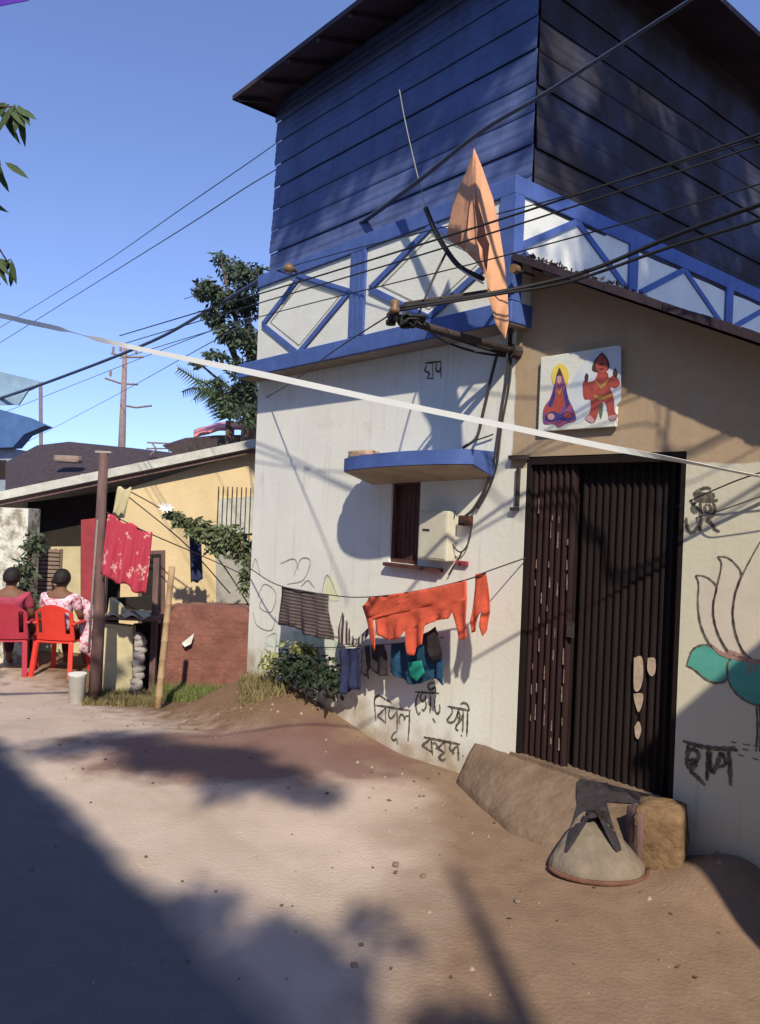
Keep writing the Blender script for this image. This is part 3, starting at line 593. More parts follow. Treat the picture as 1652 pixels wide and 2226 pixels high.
# painted lotus: petals, leaves, stem
LX = 706
def mir(pts): return [(2 * LX - x, y) for x, y in pts]
p1 = [(292, 718), (312, 770), (308, 900), (325, 1030), (376, 1145), (440, 1200), (500, 1222), (440, 1110), (410, 1000), (405, 900), (425, 795), (385, 745), (340, 722)]
p2 = [(434, 598), (458, 650), (432, 780), (406, 900), (408, 1000), (445, 1110), (515, 1215), (600, 1240), (560, 1130), (530, 980), (545, 830), (582, 712), (545, 645), (490, 604)]
p3 = [(LX, 500), (640, 620), (590, 720), (545, 840), (528, 960), (548, 1100), (600, 1205), (660, 1260), (LX, 1268)]
p3 = p3 + mir(p3)[::-1][1:-1]
def poly_patch(name, pts, m_, y, par=H):
    q = [S7(p) for p in pts]; return MB().add([(a, y, b) for a, b in q], [tuple(range(len(q)))]).build(name, m_, par, rec=False)
LOT = thing('painted_lotus', None, None); LOT.parent = H
for P in (p1, mir(p1), p2, mir(p2), p3): poly_patch('petal', P, M['petal'], -.0016 if P is not p3 else -.0021, LOT)
l1 = [(235, 1292), (252, 1240), (275, 1190), (330, 1162), (385, 1166), (440, 1205), (512, 1238), (494, 1290), (488, 1382), (420, 1402), (350, 1372), (285, 1318)]
l2 = [(512, 1238), (496, 1300), (502, 1390), (556, 1476), (640, 1530), (LX, 1545), (LX, 1260), (600, 1245)]
for P in (l1, mir(l1)): poly_patch('lotus_leaf', P, M['teal'], -.0021, LOT)
l2f = l2[1:6] + mir(l2)[1:5][::-1] + [(2 * LX - 512, 1238), (LX, 1272), (512, 1238)]
poly_patch('lotus_leaf', l2f, M['teal'], -.0028, LOT)
outl = [p1 + [p1[0]], mir(p1 + [p1[0]]), p2 + [p2[0]], mir(p2 + [p2[0]]), p3 + [p3[0]], l1 + [l1[0]], mir(l1 + [l1[0]]), l2f[:-2] , [(680, 1545), (686, 1700), (676, 1840)], [(700, 1545), (708, 1700), (700, 1840)]]
write('lotus_outline', outl, S7, .011, M['ink'], -.0036, LOT)
write('lotus_shading', [[(400, 1165), (450, 1212), (530, 1236), (640, 1262), (LX, 1268), (2 * LX - 640, 1262), (2 * LX - 530, 1236)], [(500, 1200), (560, 1225), (600, 1236)], [(670, 1280), (668, 1330)], [(640, 1285), (628, 1350)]], S7, .024, M['petalbase'], -.0040, LOT)

# concrete apron in front of the door
A = thing('concrete_door_apron', 'worn grey concrete apron sloping down from the sill of the dark door', 'step', CN, FR)
mb = MB(); pr = [(-.22, .0), (-.26, .22), (1.18, .245), (1.22, .0)]
nu, nv = 70, 26; vs = []; fs = []
for j in range(nv + 1):
    for i in range(nu + 1):
        s_, t_ = i / nu, j / nv; u = -.30 + 1.52 * s_; wo = (.05 + .42 * min(1, .25 + 1.6 * s_) * (1 - .55 * sm(.72, 1, s_))) * t_
        zt = (.246 + .006 * s_) * (1 - .93 * t_ ** 1.25) + .008 * N2(u, wo, 9, 2) + .006 * N2(u, wo, 22, 5)
        if s_ > .86: zt *= 1 - .5 * sm(.86, 1, s_) * t_
        if i == 0 or i == nu or j == nv: zt = -.05
        vs.append((u, -wo - .002, zt))
for j in range(nv):
    for i in range(nu): a = j * (nu + 1) + i; fs.append((a, a + 1, a + nu + 2, a + nu + 1))
mb.add(vs, fs); ap = mb.build('apron_slab', M['concrete'], A, smooth=True)
# half-round stone step with a reddish rim
q = gnd(1302, 1900); St = thing('half_round_step_stone', 'pale half-round stone step leaning below the dark door', 'stone', (q.x, q.y + .02, 0), 0)
mb = MB(); vs = []; fs = []; n = 28
rings = [(1.0, 0.0), (1.02, .03), (.96, .055), (.84, .09), (.72, .12), (.58, .152), (.44, .18), (.32, .205), (.2, .22), (.06, .232)]
for (r_, z) in rings:
    for k in range(n):
        t = 2 * math.pi * k / n; j_ = 1 + .05 * noise.noise(Vector((math.cos(t) * 1.5, math.sin(t) * 1.5, z * 9))); vs.append((.235 * r_ * j_ * math.cos(t) * (1 + .04 * math.sin(3 * t)) - .03 * (1 - r_), .15 * r_ * j_ * math.sin(t) + .16 * (1 - r_), z * (1 + .12 * noise.noise(Vector((math.cos(t) * 2, math.sin(t) * 2, 3))))))
for a in range(len(rings) - 1):
    for k in range(n): fs.append((a * n + k, a * n + (k + 1) % n, (a + 1) * n + (k + 1) % n, (a + 1) * n + k))
fs += [tuple(range(n)), tuple((len(rings) - 1) * n + k for k in range(n))]
mb.add(vs, fs).build('stone_body', M['stone'], St, smooth=True)
mb = MB(); mb.tube([(.243 * math.cos(math.pi + math.pi * k / 16), .158 * math.sin(math.pi + math.pi * k / 16), .018) for k in range(17)], .013); mb.build('stone_rim', M['latrim'], St, smooth=True)
# dark strips lying over the apron above the stone
def rock(name, label, cat, at, dims, m_, seed, rz=0, sub=3):
    bm = bmesh.new(); bmesh.ops.create_cube(bm, size=1); bmesh.ops.subdivide_edges(bm, edges=bm.edges, cuts=5, use_grid_fill=True)
    for v in bm.verts:
        p = v.co.copy(); r_ = p.normalized() * .56; v.co = (p * .25 + r_ * .75) if cat == 'pebble' else (p * .66 + r_ * .34)
        v.co += p.normalized() * .06 * noise.noise(p * 4 + Vector((seed, 0, 0))) + p.normalized() * .03 * noise.noise(p * 11 + Vector((0, seed, 0)))
        v.co = Vector((v.co.x * dims[0], v.co.y * dims[1], (v.co.z + .48) * dims[2]))
    me = bpy.data.meshes.new(name); bm.to_mesh(me); bm.free(); me.materials.append(m_)
    for p in me.polygons: p.use_smooth = True
    o = bpy.data.objects.new(name, me); C.objects.link(o); o.location = at; o.rotation_euler = (0, 0, rz); return tag(o, label, cat)
q = gnd(1450, 1905); rock('laterite_block', 'rough yellow-brown block standing right of the half-round step stone', 'block', (q.x, q.y + .10, -.02), (.24, .24, .36), M['laterite'], 4, -.5)
q = gnd(1385, 1898); rock('dark_stump', 'short dark wooden stump between the step stone and yellow-brown block', 'stump', (q.x + .035, q.y + .08, -.02), (.10, .14, .33), M['oldwood'], 9, .2)
def apron_z(u, wo):
    s_ = (u + .30) / 1.52
    if not 0 < s_ < 1: return -9
    t_ = wo / (.05 + .42 * min(1, .25 + 1.6 * s_) * (1 - .55 * sm(.72, 1, s_)))
    return -9 if t_ > 1 else (.246 + .006 * s_) * (1 - .93 * t_ ** 1.25) + .008 * N2(u, wo, 9, 2) + .006 * N2(u, wo, 22, 5)
stq = gnd(1302, 1900)
def hit(x, y, lift=.02):
    d = ray(x, y); t = 3.0
    while t < 8:
        p = EYEP + d * t; l = local(p); z = max(height(p.x, p.y), apron_z(l.x, -l.y) if l.y < 0 else 9)
        r_ = math.hypot((p.x - stq.x + .01) / .235, (p.y - stq.y - .02 - .08) / .19)
        if r_ < 1: z = max(z, .24 * (1 - r_) + .05)
        if p.z < z or l.y > -.02: break
        t += .006
    p = EYEP + d * (t - .006); return p + (EYEP - p).normalized() * lift
def rag():  # dark strips laid over the sill, apron and step stone
    mb = MB()
    for i, (pts, k) in enumerate((([(1256, 1712, 20), (1310, 1722, 20), (1380, 1733, 14), (1440, 1743, 10), (1476, 1750, 5)], 0), ([(1288, 1700, 34), (1287, 1730, 34), (1288, 1760, 30), (1290, 1778, 22)], 1),
                                  ([(1272, 1752, 17), (1262, 1780, 15), (1250, 1806, 12), (1240, 1830, 8), (1230, 1852, 3)], 1), ([(1305, 1752, 15), (1316, 1780, 12), (1326, 1806, 10), (1338, 1832, 9), (1346, 1850, 6)], 1))):
        P = spline([Vector(p) for p in pts], 4); vs = []; n = len(P)
        for j, p in enumerate(P):
            d = Vector((P[min(j + 1, n - 1)].x - P[max(j - 1, 0)].x, P[min(j + 1, n - 1)].y - P[max(j - 1, 0)].y)).normalized(); q = Vector((-d.y, d.x))
            for c in (-1, -.33, .33, 1): vs.append(hit(p.x + q.x * p.z * c, p.y + q.y * p.z * c, .012 + .004 * i))
        mb.add(vs, [(4 * j + c, 4 * j + c + 1, 4 * j + c + 5, 4 * j + c + 4) for j in range(n - 1) for c in range(3)])
    o = mb.build('dark_rag', M['blackc'], None, rec=False); tag(o, 'dark rag with two trailing ends draped from the door sill over the step stone', 'rag')
rag()  # lays the dark strips over the sill, apron and step stone
q = gnd(1640, 1985); rock('small_rock', 'small dark rock lying on the earth at the right edge', 'rock', (q.x, q.y, -.01), (.09, .08, .06), M['iron'], 14)
for i, (x, y, s_) in enumerate(((770, 2100, .028), (1125, 1960, .03), (920, 1905, .025), (860, 1880, .03))):
    q = gnd(x, y); rock('pebble', ['larger pinkish pebble lying at the edge of the foreground shade', 'pebble on the brown earth in the right foreground', 'tiny pebble left of the long pole shadow', 'tiny pebble on the pale lane nearest the earth'][i], 'pebble', (q.x, q.y, -.005), (s_, s_, s_ * .6), M['stone'], 20 + i)

# ---------------------------------------------------------------- things fixed to the house
def onfacade(o): o.location = CN; o.rotation_euler = (0, 0, FR); return o
# poster
B = thing('printed_poster', 'white poster with two seated and standing painted figures above the door', 'poster', CN, FR)
s0 = fp(1178, 786, .03); s1 = fp(1352, 925, .03); pu0, pu1, pz0, pz1 = .165, .715, 2.285, 2.745
MB().box(pu0, pu1, -.032, -.010, pz0, pz1).build('poster_sheet', M['panel'], B, bevel=.004)
M['pblue'] = mat('pale_blue_print', (0.52, 0.58, 0.72), .6, .2, 5, 0, col2=(.72, .74, .72)); M['pyel'] = mat('yellow_print', (.85, .66, .12), .6, .1, 8, 0)
M['pred'] = mat('red_print', (.50, .10, .075), .6, .4, 25, 0); M['pviolet'] = mat('violet_print', (.13, .08, .30), .6, .4, 30, 0, col2=(.45, .09, .09), th=(.45, .55)); M['pskin'] = mat('flesh_print', (.62, .36, .36), .6, .2, 20, 0)
M['pbrown'] = mat('brown_print', (.10, .05, .05), .6, .3, 20, 0)
def SG(x, y):   # zoom 2100-2560 x 1350-1750 -> poster plane
    return fp((2100 + x * .27845) * .54343, (1350 + y * .27845) * .54343, .033)
def pposter(name, pts, m_, k, par=B, curve=True):
    q = [SG(*p) for p in pts]; P = spline([(a, b, 0) for a, b in q + [q[0]]], 4)[:-1] if curve else [Vector((a, b, 0)) for a, b in q]
    return MB().add([(p.x, -.0325 - .0006 * k, p.y) for p in P], [tuple(range(len(P)))]).build(name, m_, par, rec=False)
pposter('printed_ground', [(640, 700), (760, 450), (980, 200), (1380, 130), (1380, 900), (1300, 1000), (980, 1100), (760, 1240), (600, 1180)], M['pblue'], 1, curve=False)  # bluish tone painting the shade over the right part of the poster
F1 = pposter('seated_figure', [(500, 430), (540, 520), (590, 690), (620, 860), (700, 1030), (735, 1180), (600, 1230), (480, 1290), (420, 1240), (270, 1230), (270, 1020), (360, 880), (420, 690), (460, 520)], M['pviolet'], 4)
pposter('halo', [(505, 370), (600, 430), (635, 560), (600, 680), (505, 740), (420, 680), (385, 560), (415, 430)], M['pyel'], 3, F1)
pposter('face', [(495, 540), (525, 570), (520, 640), (495, 670), (468, 640), (465, 570)], M['pskin'], 5, F1)
pposter('robe', [(480, 720), (540, 760), (560, 900), (520, 1060), (400, 1080), (290, 1090), (320, 980), (420, 900)], M['pred'], 5, F1)
F2 = pposter('standing_figure', [(1050, 500), (1180, 500), (1210, 580), (1290, 540), (1370, 660), (1300, 730), (1230, 720), (1280, 880), (1290, 1060), (1340, 1130), (1230, 1190), (1190, 1080), (1150, 930), (1080, 960), (1050, 1100), (990, 1220), (860, 1160), (930, 1080), (940, 900), (850, 880), (830, 700), (850, 620), (920, 640), (1000, 610)], M['pred'], 3)
pposter('crown', [(1105, 210), (1180, 290), (1215, 420), (1150, 500), (1040, 500), (965, 460), (1000, 330)], M['pbrown'], 3.5, F2)
pposter('face', [(1105, 250), (1165, 310), (1190, 420), (1150, 510), (1060, 510), (1020, 420), (1040, 310)], M['pred'], 4.5, F2)
M['pgold'] = mat('gold_print', (.55, .32, .10), .6, .5, 40, 0); M['pgreen'] = mat('green_print', (.12, .20, .12), .6, .4, 30, 0); M['pindigo'] = mat('indigo_print', (.07, .06, .25), .6, .5, 40, 0)
pposter('hair', [(495, 430), (520, 500), (535, 560), (495, 545), (460, 560), (470, 500)], M['pbrown'], 5.5, F1)
pposter('arm', [(590, 700), (612, 800), (640, 960), (600, 1000), (575, 900), (560, 790)], M['pindigo'], 5.5, F1)
pposter('arm', [(420, 720), (400, 800), (370, 900), (340, 980), (380, 1000), (420, 900), (440, 800)], M['pindigo'], 5.5, F1)
pposter('necklace', [(450, 690), (495, 780), (540, 690), (530, 740), (495, 830), (460, 750)], M['pgold'], 6, F1)
pposter('lap', [(290, 1120), (400, 1060), (500, 1100), (620, 1060), (720, 1130), (620, 1200), (500, 1180), (400, 1210), (300, 1190)], M['pindigo'], 6, F1)
pposter('knee', [(330, 1110), (390, 1090), (430, 1130), (400, 1180), (340, 1170)], M['pskin'], 6.5, F1)
pposter('knee', [(560, 1110), (620, 1080), (680, 1110), (650, 1150), (590, 1160)], M['pred'], 6.5, F1)
pposter('belt', [(1000, 820), (1100, 850), (1230, 810), (1230, 850), (1100, 895), (1000, 860)], M['pgold'], 5, F2)
pposter('chest_band', [(1010, 600), (1100, 680), (1200, 590), (1190, 640), (1100, 740), (1020, 650)], M['pgold'], 5, F2)
pposter('eyes', [(1060, 390), (1105, 378), (1150, 390), (1105, 402)], M['pbrown'], 6, F2)
pposter('mouth', [(1070, 450), (1105, 442), (1140, 450), (1105, 466)], M['pbrown'], 6, F2)
pposter('sash', [(1060, 880), (1110, 900), (1120, 1040), (1090, 1170), (1060, 1040)], M['pgreen'], 2.6, F2)
pposter('foot', [(870, 1150), (940, 1120), (1000, 1190), (960, 1225), (880, 1180)], M['pskin'], 5, F2)
pposter('foot', [(1200, 1140), (1270, 1110), (1340, 1130), (1300, 1180), (1230, 1190)], M['pskin'], 5, F2)
pposter('staff', [(880, 510), (915, 540), (905, 620), (870, 640), (860, 570)], M['pbrown'], 4.5, F2)
pposter('staff', [(1290, 440), (1320, 470), (1330, 560), (1280, 560), (1265, 500)], M['pbrown'], 4.5, F2)
# meter box
b0 = fp(913, 1112, .09); b1 = fp(975, 1226, .09)
X = thing('meter_box', 'cream electricity meter box half covering the brown window', 'meter box', CN, FR)
bx0, bx1, bz0, bz1 = fp(911, 1110, .09)[0], fp(974, 1110, .09)[0], 1.43, 1.775
MB().box(bx0, bx1, -.09, -.004, bz0, bz1).build('box_body', M['box'], X, bevel=.008)
MB().box(bx0 + .015, bx1 - .015, -.094, -.0905, bz0 + .015, bz1 - .015).build('box_door', M['box'], X, bevel=.003)
MB().box(bx0 + .05, bx0 + .12, -.0965, -.0945, bz0 + .20, bz0 + .215).build('box_vent', M['iron'], X)
X = thing('junction_box', 'small brown junction box under the cable loops right of the meter box', 'junction box', CN, FR)
a = fp(998, 1120, .04); MB().box(a[0], a[0] + .10, -.05, -.003, a[1] - .07, a[1]).build('box_body', M['wood'], X, bevel=.005)
MB().box(a[0] + .03, a[0] + .07, -.062, -.0505, a[1] - .05, a[1] - .02).build('switch', M['iron'], X)
X = thing('wall_socket', 'small reddish wall socket below the meter box', 'socket', CN, FR)
a = fp(990, 1218, .02); MB().box(a[0], a[0] + .11, -.025, -.003, a[1] - .03, a[1]).build('socket_body', M['redpanel'], X, bevel=.004); MB().box(a[0] + .04, a[0] + .06, -.03, -.0255, a[1] - .02, a[1] - .01).build('switch', M['iron'], X)
# rubble on hood
o = rock('brick_rubble', 'tan broken brick lying on the left end of the blue window hood', 'brick', tuple(loc(-1.34, .20, hoodz(-1.4) + .095)), (.25, .12, .07), M['laterite'], 31, FR)
M['brickp'] = mat('pale_tan_brick', (.50, .33, .22), .9, .3, 9, .5); o.data.materials[0] = M['brickp']
rock('plaster_crumb', 'white plaster crumb in the middle of the blue window hood', 'crumb', tuple(loc(-.90, .24, hoodz(-1.0) + .093)), (.13, .06, .02), M['panel'], 33, FR)
# cables on the wall
def wire(name, pts, r, m_, label, cat='cable', k=8, group=None, sides=6):
    P = spline(pts, k); o = MB().tube(P, r, sides).build(name, m_, None, smooth=True); return tag(o, label, cat, group)
def wf(x, y, wo): u, z = fp(x, y, wo); return loc(u, wo, z)
wire('drop_cable', [wf(1082, 765, .05), wf(1068, 820, .03), wf(1052, 890, .02), wf(1036, 950, .03), wf(1006, 974, .10)], .011, M['cable'], 'black cable dropping from the bracket to the right end of the window hood')
wire('drop_cable', [wf(1108, 765, .04), wf(1102, 820, .02), wf(1092, 880, .015), wf(1084, 940, .015), wf(1074, 1000, .02), wf(1055, 1060, .03), wf(1030, 1105, .03), wf(1012, 1122, .04)], .010, M['cable'], 'black cable running down the corner to the junction box')
wire('drop_cable', [wf(1112, 765, .03), wf(1108, 830, .015), wf(1090, 930, .012), wf(1080, 1010, .015), wf(1062, 1062, .02), wf(1038, 1105, .02)], .007, M['cable'], 'thinner brown cable beside the corner cable')
wire('cable_loop', [wf(990, 1112, .03), wf(982, 1150, .03), wf(985, 1185, .03), wf(1002, 1200, .03), wf(1018, 1180, .03), wf(1024, 1145, .03), wf(1016, 1122, .03)], .0055, M['cable'], 'thin cable loop hanging below the junction box')
wire('cable_tail', [wf(1004, 1200, .02), wf(996, 1215, .02), wf(985, 1232, .02), wf(975, 1250, .02)], .005, M['cable'], 'short cable tail going down from the cable loop')
wire('drop_cable', [wf(1030, 958, .02), wf(1050, 952, .02), wf(1072, 944, .02)], .005, M['cable'], 'short thin cable crossing just above the window hood')
wire('white_flex', [wf(1128, 640, .06), wf(1124, 690, .05), wf(1118, 730, .04), wf(1104, 762, .04)], .006, M['ribbon'], 'whitish thin flex hanging at the house corner beside the flag')
# bracket arms with insulators
X = thing('service_bracket', 'rusty two-armed iron bracket reaching out from the house corner with insulators', 'bracket', (0, 0, 0))
r0 = wf(1112, 762, .05); r1 = wf(1100, 628, .24); t0 = wf(858, 690, .85); t1 = wf(880, 662, .82)
MB().tube([r0, t0], .024, 8).build('lower_arm', M['iron'], X, smooth=True)
MB().tube([r1, t1], .015, 8).build('upper_arm', M['iron'], X, smooth=True)
MB().tube([r0, r0 + (r0 - t0).normalized() * .06], .045, 8).build('wall_clamp', M['iron'], X)
for i, (x, y) in enumerate(((858, 668), (850, 694), (880, 700))):
    c = wf(x, y, .86 - .05 * i); MB().tube([c + Vector((0, 0, -.035)), c + Vector((0, 0, -.01)), c + Vector((0, 0, .0)), c + Vector((0, 0, .025)), c + Vector((0, 0, .045))], [.03, .034, .02, .032, .02], 10).build('insulator', M['ceramic'] if i == 0 else M['iron'], X, smooth=True)
mb = MB(); rr = random.Random(2)
c0 = wf(895, 698, .78)
for i in range(16):
    t0_ = rr.uniform(0, 6); mb.tube([c0 + Vector((rr.uniform(-.09, .09), rr.uniform(-.05, .05), rr.uniform(-.04, .04))) for _ in range(4)], .008, 5)
mb.build('wire_tangle', M['black'], X, smooth=True)
wire('arm_cable', [wf(850, 690, .84), wf(950, 722, .5), wf(1040, 752, .22), wf(1100, 770, .06)], .013, M['black'], 'thick black cable strapped under the lower bracket arm')
wire('arm_cable', [wf(900, 690, .78), wf(960, 738, .4), wf(1030, 764, .2), wf(1100, 775, .06)], .008, M['black'], 'thin black cable sagging below the lower bracket arm')
# curved thick cable and whitish stick over the parapet
wire('bent_cable', [wf(925, 452, .35), wf(945, 500, .35), wf(968, 540, .35), (wf(1000, 580, .36)), wf(1050, 606, .36)], [.017] * 0 or .017, M['black'], 'thick dark bent cable curving across the parapet to the flag')
wire('bent_cable', [wf(990, 572, .36), wf(1010, 592, .37), wf(1050, 616, .37)], .007, M['ribbon'], 'short pale cable under the thick bent cable')
wire('thin_stick', [wf(868, 195, .42), wf(880, 260, .40), wf(900, 350, .38), wf(926, 455, .36)], .0035, M['inkthin'], 'thin pale stick rising in front of the blue tin wall', 'stick')
wire('stay_wire', [wf(972, 545, .36), wf(940, 610, .5), wf(908, 688, .72)], .008, M['cable'], 'slanted stay wire from the bent cable to the bracket tip')
# flag
fl = [(1030, 322), (1048, 360), (1074, 432), (1088, 500), (1098, 570), (1104, 640), (1106, 700), (1100, 738), (1080, 705), (1066, 650), (1058, 600), (1040, 575), (1005, 540), (970, 516), (985, 450), (1006, 390)]
FLAG = thing('triangular_flag', 'saffron triangular pennant hanging from the house corner', 'flag', (0, 0, 0))
def flagfn():
    bm = bmesh.new(); vs = []
    for (x, y) in fl:
        wo = .50 + .05 * math.sin(x * .05) + .0003 * (y - 322); vs.append(bm.verts.new(wf(x, y, wo)))
    f = bm.faces.new(vs); bmesh.ops.triangulate(bm, faces=[f]); 
    for _ in range(3): bmesh.ops.subdivide_edges(bm, edges=bm.edges, cuts=1)
    for v in bm.verts:
        p = v.co - CN; v.co -= IN * .010 * math.sin(p.dot(U) * 20 + p.z * 3)
    bmesh.ops.recalc_face_normals(bm, faces=bm.faces)
    me = bpy.data.meshes.new('cloth'); bm.to_mesh(me); bm.free(); me.materials.append(M['orangef'])
    for p in me.polygons: p.use_smooth = True
    o = bpy.data.objects.new('cloth', me); C.objects.link(o); o.parent = FLAG
    s = o.modifiers.new('solid', 'SOLIDIFY'); s.thickness = .003
flagfn()
mk = [(1034, 405), (1040, 445), (1052, 485), (1057, 515), (1064, 530), (1061, 560), (1058, 592), (1052, 575), (1048, 540), (1036, 520), (1038, 495), (1032, 450)]
MB().add([wf(x, y, .68) for x, y in mk], [tuple(range(len(mk)))]).build('dark_mark', M['wood'], FLAG, rec=False)
q = wf(1098, 735, .52); MB().tube([wf(1112, 600, .16), wf(1112, 680, .12), wf(1108, 755, .06)], .014, 8).build('flag_pole', M['iron'], FLAG, smooth=True)
# small round insulator on the corner
X = thing('knob_insulator', 'small round pale insulator knob on the dark verge at the house corner', 'insulator', wf(1124, 587, .25))
MB().tube([(0, 0, -.0), Vector((-.03, -.03, 0))], .028, 12).build('knob', M['ceramic'], X); MB().tube([(0, 0, 0), (.12, .1, 0)], .008, 6).build('stem', M['iron'], X)
X = thing('wall_lamp', 'small brown lamp holder fixed at the left foot of the blue parapet rail', 'lamp holder', wf(628, 585, .28))
MB().tube([(0, 0, -.03), (0, 0, 0), (0, 0, .04)], [.03, .055, .03], 10).build('lamp_shade', M['ceramic'], X, smooth=True); MB().tube([(0, 0, 0), IN * .1], .012, 6).build('bracket', M['iron'], X)

# ---------------------------------------------------------------- washing line and clothes
LW = .24
line = [(538, 1232), (605, 1272), (715, 1293), (795, 1298), (905, 1285), (1015, 1260), (1060, 1242), (1142, 1213)]
lp = [wf(x, y, LW if 540 < x < 1100 else (.02 if x > 1100 else .05)) for x, y in line]
wire('washing_line', lp, .0045, M['cable'], 'thin washing line strung along the white wall to the door', 'washing line')
wire('washing_line', [wf(600, 1404, .10), wf(700, 1408, .12), wf(820, 1402, .12), wf(930, 1392, .12), wf(965, 1385, .02)], .004, M['cable'], 'lower washing line close to the white wall', 'washing line')
def cloth(name, outline, m_, label, cat, wo=LW, fold=.025, freq=26, parent=None, seed=0, sub=3):
    bm = bmesh.new(); vs = [bm.verts.new((*fp(x, y, wo), 0)) for x, y in outline]
    f = bm.faces.new(vs); bmesh.ops.triangulate(bm, faces=[f], ngon_method='EAR_CLIP')
    for _ in range(sub): bmesh.ops.subdivide_edges(bm, edges=[e for e in bm.edges if e.calc_length() > .03], cuts=1); bmesh.ops.triangulate(bm, faces=bm.faces)
    zt = max(v.co.y for v in bm.verts)
    for v in bm.verts:
        u, z = v.co.x, v.co.y; dwn = min(1, (zt - z) * 3 + .15)
        f2 = fold * dwn * (math.sin(u * freq + z * 4 + seed) + .5 * math.sin(u * freq * 2.3 + seed * 2)) + .015 * N2(u, z, 7, seed)
        v.co = Vector((u, -wo - f2, z))
    bmesh.ops.recalc_face_normals(bm, faces=bm.faces)
    me = bpy.data.meshes.new(name); bm.to_mesh(me); bm.free(); me.materials.append(m_)
    for p in me.polygons: p.use_smooth = True
    o = bpy.data.objects.new(name, me); C.objects.link(o)
    s = o.modifiers.new('solid', 'SOLIDIFY'); s.thickness = .004
    if parent: o.parent = parent
    else: onfacade(o); tag(o, label, cat)
    return o
cloth('orange_garment', [(800, 1299), (850, 1292), (905, 1285), (960, 1274), (1014, 1261), (1017, 1300), (1012, 1350), (1014, 1388), (996, 1392), (990, 1360), (984, 1330), (975, 1345), (950, 1348), (925, 1360), (920, 1400), (900, 1408), (896, 1425), (886, 1424), (882, 1400), (880, 1370), (870, 1388), (840, 1392), (824, 1380), (816, 1345), (812, 1350), (822, 1400), (820, 1415), (810, 1405), (795, 1345), (788, 1318)], M['orangec'], 'bright orange garment spread wide over the washing line', 'garment', fold=.011, freq=26)
cloth('orange_strap', [(1034, 1248), (1056, 1244), (1062, 1285), (1064, 1330), (1058, 1370), (1050, 1383), (1046, 1360), (1050, 1325), (1040, 1345), (1034, 1372), (1024, 1376), (1022, 1350), (1030, 1300)], M['orangec'], 'narrow orange garment with dangling straps right of the wide one', 'garment', fold=.008, freq=50)
cloth('striped_shorts', [(612, 1274), (660, 1283), (714, 1293), (712, 1330), (722, 1362), (728, 1392), (690, 1386), (662, 1378), (658, 1352), (652, 1372), (640, 1364), (608, 1358)], M['stripe'], 'taupe striped shorts hanging at the left of the washing line', 'shorts', fold=.014, freq=30)
cloth('small_vest', [(745, 1330), (755, 1355), (768, 1388), (775, 1405), (735, 1400), (738, 1365)], M['zebra'], 'small dark and white vest hanging between shorts and orange garment', 'vest', wo=.14, fold=.008, freq=60)
cloth('patterned_strap', [(775, 1392), (800, 1365), (806, 1372), (788, 1400), (775, 1402)], M['zebra'], 'short striped strap just left of the orange garment', 'strap', wo=.14, fold=.004, freq=60)
cloth('navy_cloth', [(740, 1410), (782, 1409), (784, 1440), (782, 1500), (762, 1498), (750, 1510), (738, 1500), (742, 1450)], M['navy'], 'navy cloth on the lower line next to the dark green one', 'cloth', wo=.12, fold=.022, freq=50, seed=4)
cloth('charcoal_cloth', [(786, 1407), (812, 1403), (836, 1402), (842, 1430), (842, 1470), (815, 1466), (806, 1450), (798, 1478), (788, 1462)], M['blackc'], 'charcoal cloth on the lower line below the small vest', 'cloth', wo=.12, fold=.022, freq=50, seed=5)
bc = cloth('deep_blue_garment', [(846, 1400), (880, 1396), (925, 1376), (945, 1364), (958, 1390), (965, 1450), (968, 1490), (955, 1476), (935, 1476), (920, 1484), (898, 1488), (870, 1474), (846, 1456)], M['bluec'], 'deep blue and black garment hanging behind the orange garment', 'garment', wo=.13, fold=.02, freq=40, seed=6)
cloth('teal_patch', [(885, 1440), (915, 1436), (922, 1462), (905, 1482), (888, 1470)], M['tealc'], None, None, wo=.165, fold=.006, freq=40, parent=bc, seed=7)
cloth('dark_flap', [(928, 1378), (946, 1362), (958, 1392), (960, 1430), (940, 1440), (925, 1415)], M['blackc'], None, None, wo=.165, fold=.006, freq=40, parent=bc, seed=9)

# ---------------------------------------------------------------- white ribbon across the lane
def rib():
    pts = [(0, 686, 3.0), (60, 700, 3.05), (125, 714, 3.1), (170, 726, 3.15), (215, 738, 3.2), (330, 764, 3.3), (560, 812, 3.5), (800, 864, 3.65), (1060, 918, 3.7), (1300, 968, 3.72), (1500, 1006, 3.72), (1652, 1036, 3.70), (1900, 1076, 3.6)]
    pts = [(-500, 590, 2.6), (-200, 645, 2.8)] + pts
    P = spline([dp(x, y, Y) for x, y, Y in pts], 8); mb = MB(); vs = []; n = len(P)
    for i, p in enumerate(P):
        d = (P[min(i + 1, n - 1)] - P[max(i - 1, 0)]).normalized(); upv = Vector((0, 0, 1)); back = d.cross(upv).normalized()
        px = 826 + FPX * (p - EYEP).dot(RT) / (p - EYEP).dot(FW)
        tw = 0.25
        
        if px > 1300: tw = .25 + 1.05 * sm(1300, 1560, px)
        a = upv * math.cos(tw) + back * math.sin(tw); hw = (.0095 + .0045 * sm(300, 600, px)) * (1 - .82 * math.exp(-((px - 170) / 30) ** 4))
        vs += [p + a * hw, p - a * hw]
    mb.add(vs, [(2 * i, 2 * i + 1, 2 * i + 3, 2 * i + 2) for i in range(n - 1)])
    o = mb.build('white_ribbon', M['ribbon'], None, smooth=False, rec=False); s = o.modifiers.new('solid', 'SOLIDIFY'); s.thickness = .002
    tag(o, 'long flat white ribbon stretched slantwise across the whole lane', 'ribbon')
rib()
